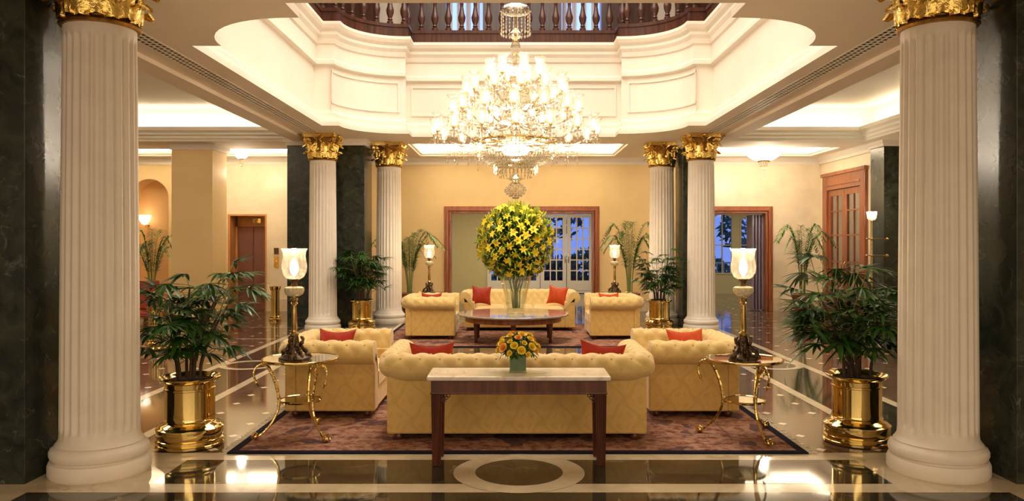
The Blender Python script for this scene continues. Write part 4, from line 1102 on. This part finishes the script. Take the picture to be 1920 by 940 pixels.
# ------------------------------------------------------------------ potted plants
def make_pot(t, H=.56, mat='brass'):
    b = MB()
    prof = [(.24, 0), (.262, .005), (.265, .03), (.255, .04), (.262, .05), (.262, .075), (.25, .085), (.258, .10), (.258, .165), (.262, .17), (.262, .185), (.245, .20), (.235, .215), (.205, .225), (.195, .24), (.203, .25), (.195, .26),
            (.192, .28), (.192, .47), (.200, .475), (.200, .485), (.193, .49), (.195, .52), (.21, .53), (.236, .548), (.242, .56), (.236, .566), (.215, .556), (.19, .54), (.185, .50)]
    b.lathe([(r, (z*.82 if z < .2601 else .2133+(z-.26)*1.153)*H/.566) for r, z in prof], 56, cap=True); b.build('pot', M[mat], t)
    b = MB(); b.lathe([(.19, .52*H/.566), (.12, .535*H/.566), (.0001, .54*H/.566)], 20, cap=False); b.build('soil', M['soil'], t)
def lady_palm(label, loc, seed, top, spread, group, nst=9, nf=40, lean=(0, 0), pot=True, L0=.25, low=.25):
    t = thing('potted_palm', label, 'plant', loc, group=group); random.seed(seed)
    make_pot(t); fol = MB(); z0 = .53
    for i in range(nst):
        a = 2*PI*i/nst+random.uniform(-.3, .3); r0 = random.uniform(.02, .11); r1 = r0+random.uniform(.05, spread*.40); h = (top-z0)*random.uniform(.45, .86)
        pts = [(r0*cos(a), r0*sin(a), z0-.05)]
        for k in range(1, 6):
            u = k/5; rr = r0+(r1-r0)*u**1.5; pts.append((rr*cos(a)+lean[0]*u*u, rr*sin(a)+lean[1]*u*u, z0+h*u))
        st = MB(); st.tube(pts, [.013-.005*k/5 for k in range(6)], 6); st.build('cane', M['stem'], t)
        m_ = max(3, round(nf/nst))
        for f in range(m_):
            u = random.uniform(low, 1) if f else 1
            ku = u*5; k = min(4, int(ku)); P = Vector(pts[k]).lerp(Vector(pts[k+1]), ku-k)
            aa = random.uniform(0, 2*PI) if f % 2 else a+random.uniform(-.9, .9); el_ = random.uniform(.15, 1.1) if f else 1.2
            d = Vector((cos(aa)*cos(el_), sin(aa)*cos(el_), sin(el_))); pl = random.uniform(.12, .30)*(spread/.45)
            mid = P+d*pl*.5+Vector((0, 0, .02)); E = P+d*pl+Vector((0, 0, -.01))
            fol.tube([P, mid, E], [.004, .003, .003], 4, mat=1)
            dh = Vector((cos(aa), sin(aa), random.uniform(-.5, .5))).normalized(); side = dh.cross(Vector((0, 0, 1))).normalized(); upv = side.cross(dh)
            nl = random.randint(8, 12)
            for q in range(nl):
                ph = (q/(nl-1)-.5)*2.9; dd = dh*cos(ph)+side*sin(ph)*1.0+upv*random.uniform(-.05, .25)
                leafquad(fol, E, dd, L0*random.uniform(.75, 1.15)*(1-.12*abs(ph)), random.uniform(.013, .021), 0, random.uniform(.05, .5), 4, .3)
    fol.build('foliage', [M['leaf'], M['gstem']], t)
    return t
G = 'bushy palms in brass pots'
lady_palm('bushy dark green palm in a brass pot at front left beside the big column', (-2.63, 6.32, .003), 21, 1.46, .50, G, 10, 85, (.10, 0), L0=.22)
lady_palm('bushy dark green palm in a brass pot at front right beside the big column', (2.86, 6.42, .003), 22, 1.40, .58, G, 11, 110, (-.10, 0), L0=.26)
lady_palm('bushy dark green palm in a brass pot at rear left between the two columns', (-2.86, 14.7, .004), 23, 1.50, .48, G, 9, 95, (.0, -.1), L0=.24)
lady_palm('bushy dark green palm in a brass pot at rear right in front of the column', (2.80, 14.7, .004), 24, 1.45, .44, G, 10, 95, (0, 0), L0=.20)
b = MB(); b.lathe([(.0001, 0), (.30, 0), (.31, .004), (.30, .008), (.0001, .008)], 40)
def areca(label, loc, seed, top, spread, nf=13, dirs=None, pm_='mahogr', potr=.22):
    t = thing('potted_areca_palm', label, 'plant', loc, group='tall feathery palms'); random.seed(seed)
    b = MB(); b.lathe([(.15, 0), (.17, .02), (.20, .35), (.23, .48), (.24, .52), (.215, .53), (.20, .48)], 28); b.build('pot', M[pm_], t)
    b = MB(); b.lathe([(.20, .47), (.0001, .48)], 16, cap=False); b.build('soil', M['soil'], t)
    proto = None
    for i in range(nf):
        a = (2*PI*i/nf+random.uniform(-.25, .25)) if dirs is None else random.choice(dirs)+random.uniform(-.5, .5)
        H = (top-.5)*random.uniform(.7, 1.0); Rr = spread*random.uniform(.35, 1.0); pts = []
        for k in range(13):
            u = k/12; r = .05+Rr*u**1.9; z = .48+H*(1.06*sin(PI/2*min(1, u*1.12))-.28*max(0, u-.72)/.28*u); pts.append(Vector((r*cos(a), r*sin(a), z)))
        b = MB(); b.tube(pts, [.009-.007*k/12 for k in range(13)], 5, mat=1)
        for k in range(9, 37):
            u = k/36; ku = u*12; q = min(11, int(ku)); P = pts[q].lerp(pts[q+1], ku-q); d = (pts[q+1]-pts[q]).normalized(); s = d.cross(Vector((0, 0, 1))).normalized()
            for sg in (-1, 1):
                leafquad(b, P, d*.7+s*sg+Vector((0, 0, random.uniform(0, .6))), .24*(1.15-.7*u), .012, 0, random.uniform(.25, .6), 4, .2)
        b.build('frond', [M['leaf2'], M['gstem']], t)
    return t
areca('feathery palm in a reddish pot behind the rear left column', (-2.28, 17.2, 0), 31, 2.05, .85, 15)
areca('feathery palm in a reddish pot behind the far right lamp', (2.62, 17.2, 0), 32, 2.15, .75)
areca('feathery palm at far left in front of the arched niche', (-8.1, 17.4, 0), 33, 2.0, .8)
areca('feathery palm at right between the glazed opening and the wooden door', (6.35, 16.9, 0), 34, 2.1, .75)

# ------------------------------------------------------------------ brass stands, floor lamp, sconce, armchair at left
def brass_stand(label, loc, H, r):
    t = thing('brass_bin_stand', label, 'bin', loc, group='fluted brass stands')
    b = MB(); b.lathe([(r*1.25, 0), (r*1.28, .03), (r*1.1, .05), (r*1.15, .08), (r, .1)], 32); b.build('base', M['brass'], t)
    b = MB(); b.lathe([(r*.9, .1), (r*.9, H-.08)], 48, rf=lambda q, a, z: q*(1-.06*abs(sin(8*a)))); b.build('fluted_body', M['brass'], t)
    b = MB(); b.lathe([(r, H-.08), (r*1.1, H-.06), (r*1.1, H-.04), (r*1.25, H-.01), (r*1.25, H), (r*.9, H), (.0001, H-.02)], 32); b.build('top', M['brass'], t)
brass_stand('slim fluted brass bin stand right of the elevator', (-5.02, 16.4, 0), .72, .10)
brass_stand('fluted brass bin stand behind the front left palm', (-5.75, 12.5, 0), .62, .13)
fa = thing('red_armchair', 'red leather armchair with dark wooden legs at far left behind the palm', 'armchair', (-6.35, 13.3, 0), .6)
b = MB(); b.box(-.32, .32, -.3, .3, .38, .48); b.build('seat', M['redleather'], fa, bevel=.03)
b = MB(); b.box(-.32, .32, .24, .33, .48, .98); b.build('backrest', M['redleather'], fa, bevel=.03)
for s_ in (-1, 1):
    b = MB(); b.tube([(s_*.31, .28, .66), (s_*.34, 0, .68), (s_*.33, -.28, .66), (s_*.31, -.28, .45)], .022, 8); b.build('armrest', M['mahog'], fa)
    for q in (-.26, .27): b = MB(); b.tube([(s_*.28, q, 0), (s_*.29, q, .38)], [.018, .028], 8); b.build('leg', M['mahog'], fa)
fl_ = thing('brass_floor_lamp', 'slender brass floor lamp with small white glass shade beside the right rear pier', 'lamp', (6.98, 15.0, .0))
b = MB(); b.lathe([(.16, 0), (.17, .02), (.05, .05), (.02, .1)], 24); b.build('base', M['brass'], fl_)
b = MB(); b.lathe([(.014, .08), (.014, 2.05), (.03, 2.06), (.03, 2.08)], 12)
for z in (1.40, 1.72): b.ball((0, 0, z), .03, 10, 6)
b.build('pole', M['brass'], fl_)
for z in (1.40, 1.72):
    b = MB(); b.tube([(-.10, 0, z), (.30, 0, z)], .010, 8); b.ball((.30, 0, z), .03, 8, 6); b.ball((-.10, 0, z), .022, 8, 6); b.build('crossbar', M['brass'], fl_)
b = MB(); b.lathe([(.05, 2.08), (.085, 2.12), (.10, 2.25), (.097, 2.25), (.082, 2.12), (.05, 2.09)], 24, cap=False); sh = b.build('glass_shade', M['shade'], fl_)
b = MB(); b.ball((0, 0, 2.15), .045, 12, 8); b.build('bulb', M['bulb2'], sh)
l = bpy.data.lights.new('lamp_light', 'POINT'); l.energy = 12; l.color = (1, .85, .65); l.shadow_soft_size = .05
lo = bpy.data.objects.new('lamp_light', l); C.objects.link(lo); lo.parent = fl_; lo.location = (0, 0, 2.3)
ws = thing('wall_sconce', 'white glass bowl sconce glowing on the far left wall', 'lamp', (-8.98, BY+.3, 2.2))
b = MB(); b.lathe([(.0001, -.12), (.06, -.10), (.12, .0), (.15, .12), (.14, .12), (.0001, -.05)], 24, cap=False); b.build('glass_bowl', M['bowl'], ws)
b = MB(); b.tube([(0, .2, -.12), (0, .1, -.18), (0, 0, -.12)], .012, 8); b.lathe([(.04, 0), (.04, .02)], 12, (0, .17, -.13)); b.build('bracket', M['brass'], ws)

# ------------------------------------------------------------------ ceiling bowls
def bowl(label, loc, r):
    t = thing('ceiling_bowl_light', label, 'ceiling light', loc, group='glass bowl ceiling lights')
    b = MB(); b.lathe([(r*.2, -.30*r-.1), (r*.5, -.26*r-.1), (r*.85, -.1*r-.08), (r, .03), (r*.96, .05), (r*.7, .0)], 40, rf=lambda q, a, z: q*(1+.02*cos(20*a))); b.build('glass_bowl', M['bowl'], t)
    b = MB()
    for k in range(14):
        a = 2*PI*k/14
        for j in range(3): b.octa((r*(.30-.05*j)*cos(a), r*(.30-.05*j)*sin(a), -.34*r-.10-j*.045), .014, .028)
    b.octa((0, 0, -.42*r-.24), .03, .05); tag(b.build('crystal_drops', M['crystal'], t), kind='stuff')
    b = MB(); b.lathe([(.01, .05), (.01, loc[2]*0+.34)], 8); b.lathe([(r*.34, -.30*r-.115), (r*.36, -.30*r-.10), (r*.2, -.29*r-.10)], 24); b.build('brass_fitting', M['brass'], t)
    l = bpy.data.lights.new('bowl_light', 'POINT'); l.energy = 120*r; l.color = (1, .86, .66); l.shadow_soft_size = .08
    lo = bpy.data.objects.new('bowl_light', l); C.objects.link(lo); lo.parent = t; lo.location = (0, 0, -.30*r-.42)
    return t
bowl('large glowing glass bowl light on the ceiling at right, before the wooden door', (5.50, 16.9, 3.68-.03), .38)
bowl('small crystal bowl light on the ceiling left of the elevator pillar', (-6.05, 17.3, 3.68-.01), .15)

# ------------------------------------------------------------------ chandelier
ch = thing('crystal_chandelier', 'huge many-armed crystal chandelier with glowing glass shades over the seating', 'chandelier', (.05, 10.7, 0))
b = MB(); b.lathe([(.012, 5.4), (.012, 8.95)], 8); b.lathe([(.12, 8.9), (.14, 8.99)], 20); b.build('suspension_rod', M['brass'], ch)
b = MB(); b.lathe([(.04, 4.46), (.085, 4.50), (.105, 4.53), (.05, 4.58), (.035, 4.62), (.035, 4.82), (.19, 4.83), (.21, 4.85), (.195, 4.89), (.13, 4.94), (.05, 4.965), (.02, 5.0), (.015, 5.4)], 28, rf=lambda r, a, z: r*(1+.05*cos(10*a)) if r > .08 else r); b.build('top_crown', M['crystal'], ch)
b = MB()
for k in range(22):
    a = 2*PI*k/22; r = .20
    for j in range(5): b.octa((r*cos(a), r*sin(a), 4.80-j*.05), .011, .028)
    b.octa((r*cos(a), r*sin(a), 4.545), .017, .035)
tag(b.build('crown_drops', M['crystal'], ch), kind='stuff')
b = MB(); b.lathe([(.03, 2.98), (.12, 3.02), (.16, 3.06), (.07, 3.16), (.05, 3.26), (.11, 3.38), (.12, 3.45), (.05, 3.55), (.045, 3.75), (.10, 3.86), (.06, 3.98), (.04, 4.1), (.035, 4.22), (.07, 4.3), (.055, 4.40), (.03, 4.46)], 24, rf=lambda r, a, z: r*(1+.05*cos(8*a))); b.build('glass_stem', M['crystal'], ch)
b = MB()
for z, r in ((3.62, .055), (4.25, .045), (4.45, .04), (4.0, .06)): b.lathe([(r*.9, z-.015), (r*1.15, z), (r*.9, z+.015)], 20)
b.lathe([(.55, 3.03), (.575, 3.035), (.58, 3.05), (.575, 3.065), (.55, 3.06)], 56, cap=False)
for k in range(8): a = PI/4*k; b.tube([(.12*cos(a), .12*sin(a), 3.04), (.56*cos(a), .56*sin(a), 3.045)], .008, 6)
b.build('brass_ring', M['brass'], ch)
tiers = [(1.12, 3.13, 16, 0), (.88, 3.42, 14, .2), (.68, 3.70, 12, .1), (.38, 3.93, 8, .3)]   # radius, shade base height, count
arm_p = {}; sh_p = None; random.seed(9)
drops = MB(); NARM = 0
for ti, (R, Z, n, a0) in enumerate(tiers):
    mb = MB(); zs = (3.08, 3.3, 3.5, 3.8)[ti]; pts = []
    for i in range(15):
        u = i/14; pts.append((.10+(R-.10)*u, 0, zs+(Z-.05-zs)*u+(-.16*sin(PI*min(1, u*1.15)))*(R/1.12)+.0+.10*sin(PI*u)**2*(1-u)))
    mb.tube(pts, [.015-.004*i/14 for i in range(15)], 6)
    # scroll under the arm
    mb.tube([(R*.55+.07*cos(q*.55)*(1-q/16), 0, Z-.14-.02+.07*sin(q*.55)*(1-q/16)) for q in range(12)], .007, 5)
    mb.lathe([(.008, -.06), (.02, -.04), (.012, -.02), (.062, -.005), (.066, .003), (.02, .0), (.018, .03), (.028, .035)], 16, (R, 0, Z-.045))
    for k in range(n):
        a = a0+2*PI*k/n
        if ti not in arm_p: arm_p[ti] = mb.build('arm', M['crystal'], ch); o = arm_p[ti]
        else: o = arm_p[ti].copy(); C.objects.link(o)
        o.rotation_euler = (0, 0, a)
        x, y = R*cos(a), R*sin(a)
        if sh_p is None:
            sb = MB(); sb.lathe([(.020, .0), (.045, .012), (.060, .045), (.064, .08), (.060, .14), (.058, .18), (.066, .215), (.082, .24), (.079, .24), (.063, .215), (.055, .18), (.057, .14), (.061, .08), (.057, .047), (.043, .016), (.02, .006)], 20, cap=False)
            sh_p = sb.build('glass_shade', M['shade'], ch); sb = MB(); sb.lathe([(.0001, .02), (.014, .025), (.026, .055), (.029, .09), (.022, .13), (.008, .165), (.0001, .172)], 12, cap=False); bl_ = sb.build('bulb', M['bulb'], sh_p)
            sb = MB(); sb.lathe([(.015, -.03), (.02, -.01), (.03, 0), (.022, .02), (.015, .025)], 12); cup = sb.build('brass_cup', M['brassd'], sh_p); s0 = sh_p
            o = sh_p
        else:
            o = sh_p.copy(); C.objects.link(o)
            for src in (bl_, cup): c_ = src.copy(); C.objects.link(c_); c_.parent = o
        o.location = (x, y, Z)
        # drops hanging below the drip pan and festoons to the stem
        for q in range(8):
            aa = 2*PI*q/8; xx, yy = x+.058*cos(aa), y+.058*sin(aa)
            drops.octa((xx, yy, Z-.075), .007, .014); drops.octa((xx, yy, Z-.115), .009, .028)
        drops.octa((x, y, Z-.15), .014, .045)
        ZT = Z+.33 if ti < 3 else Z+.30; rin = .05
        for q in range(1, 16):
            u = q/16; rr = R*.96*(1-u)+.08*u; zz = (Z-.05)*(1-u)+ZT*u-.22*sin(PI*u)*(1.0 if ti < 2 else .7); aa = a+random.uniform(-.008, .008)
            drops.octa((rr*cos(aa), rr*sin(aa), zz), .009, .016)
        a2 = a+2*PI/n
        for q in range(1, 9):
            u = q/9; aa = a+(a2-a)*u; rr = R*.97; drops.octa((rr*cos(aa), rr*sin(aa), Z-.07-.11*sin(PI*u)), .008, .013)
        for q in range(3):
            rr = R*random.uniform(.45, .85); aa = a+random.uniform(-.15, .15); zz = Z-.10-random.uniform(.02, .12)
            for j in range(4): drops.octa((rr*cos(aa), rr*sin(aa), zz-j*.035), .009, .016)
            drops.octa((rr*cos(aa), rr*sin(aa), zz-.17), .014, .04)
# bowl of strings below the brass ring
for k in range(72):
    a = 2*PI*k/72
    for q in range(14):
        u = q/13; rr = .57*cos(u*1.12)**.9; zz = 3.02-.31*sin(u*PI/2); drops.octa((rr*cos(a), rr*sin(a), zz), .011, .017)
for ring, (r, z, n, h) in enumerate(((.30, 2.70, 34, .05), (.22, 2.62, 26, .045), (.27, 2.66, 30, .04))):
    for k in range(n):
        a = 2*PI*k/n; drops.octa((r*cos(a), r*sin(a), z), .012, h); drops.octa((r*cos(a), r*sin(a), z-h-.02), .009, .02)
for k in range(20):
    a = 2*PI*k/20
    for q in range(8): u = q/7; drops.octa((.15*sin(PI*(.12+.80*u))*cos(a), .15*sin(PI*(.12+.80*u))*sin(a), 2.47-.20*u), .013, .018)
# upper dense strings between stem and tiers
for k in range(40):
    a = 2*PI*k/40
    for q in range(18):
        u = q/17; rr = .08+.30*u**1.4; drops.octa((rr*cos(a), rr*sin(a), 4.05-.85*u), .009, .020)
tag(drops.build('crystal_strings', M['crystal'], ch), kind='stuff')
b = MB(); b.lathe([(.20, 2.72), (.32, 2.74), (.33, 2.76), (.18, 2.78)], 32); b.lathe([(.06, 2.50), (.12, 2.53), (.05, 2.58), (.04, 2.72)], 24); b.lathe([(.0001, 2.235), (.03, 2.26), (.07, 2.30), (.105, 2.36), (.11, 2.41), (.08, 2.46), (.04, 2.50)], 24, rf=lambda r, a, z: r*(1+.06*cos(12*a))); b.build('finial', M['crystal'], ch)
b = MB(); b.lathe([(.0001, 2.86), (.15, 2.87), (.2, 2.93), (.15, 2.98), (.0001, 2.99)], 20, cap=False); b.build('lower_bulb_cluster', M['bowl'], ch)
for (r, z, p, n) in ((.16, 3.35, 26, 3), (.12, 4.05, 22, 2), (.35, 2.88, 110, 1)):
    for k in range(n):
        l = bpy.data.lights.new('chandelier_light', 'POINT'); l.energy = p; l.color = (1, .86, .70); l.shadow_soft_size = .06
        o = bpy.data.objects.new('chandelier_light', l); C.objects.link(o); o.parent = ch; a = 2*PI*k/n+.3; o.location = ((r*cos(a), r*sin(a), z) if n > 1 else (0, 0, 2.80))
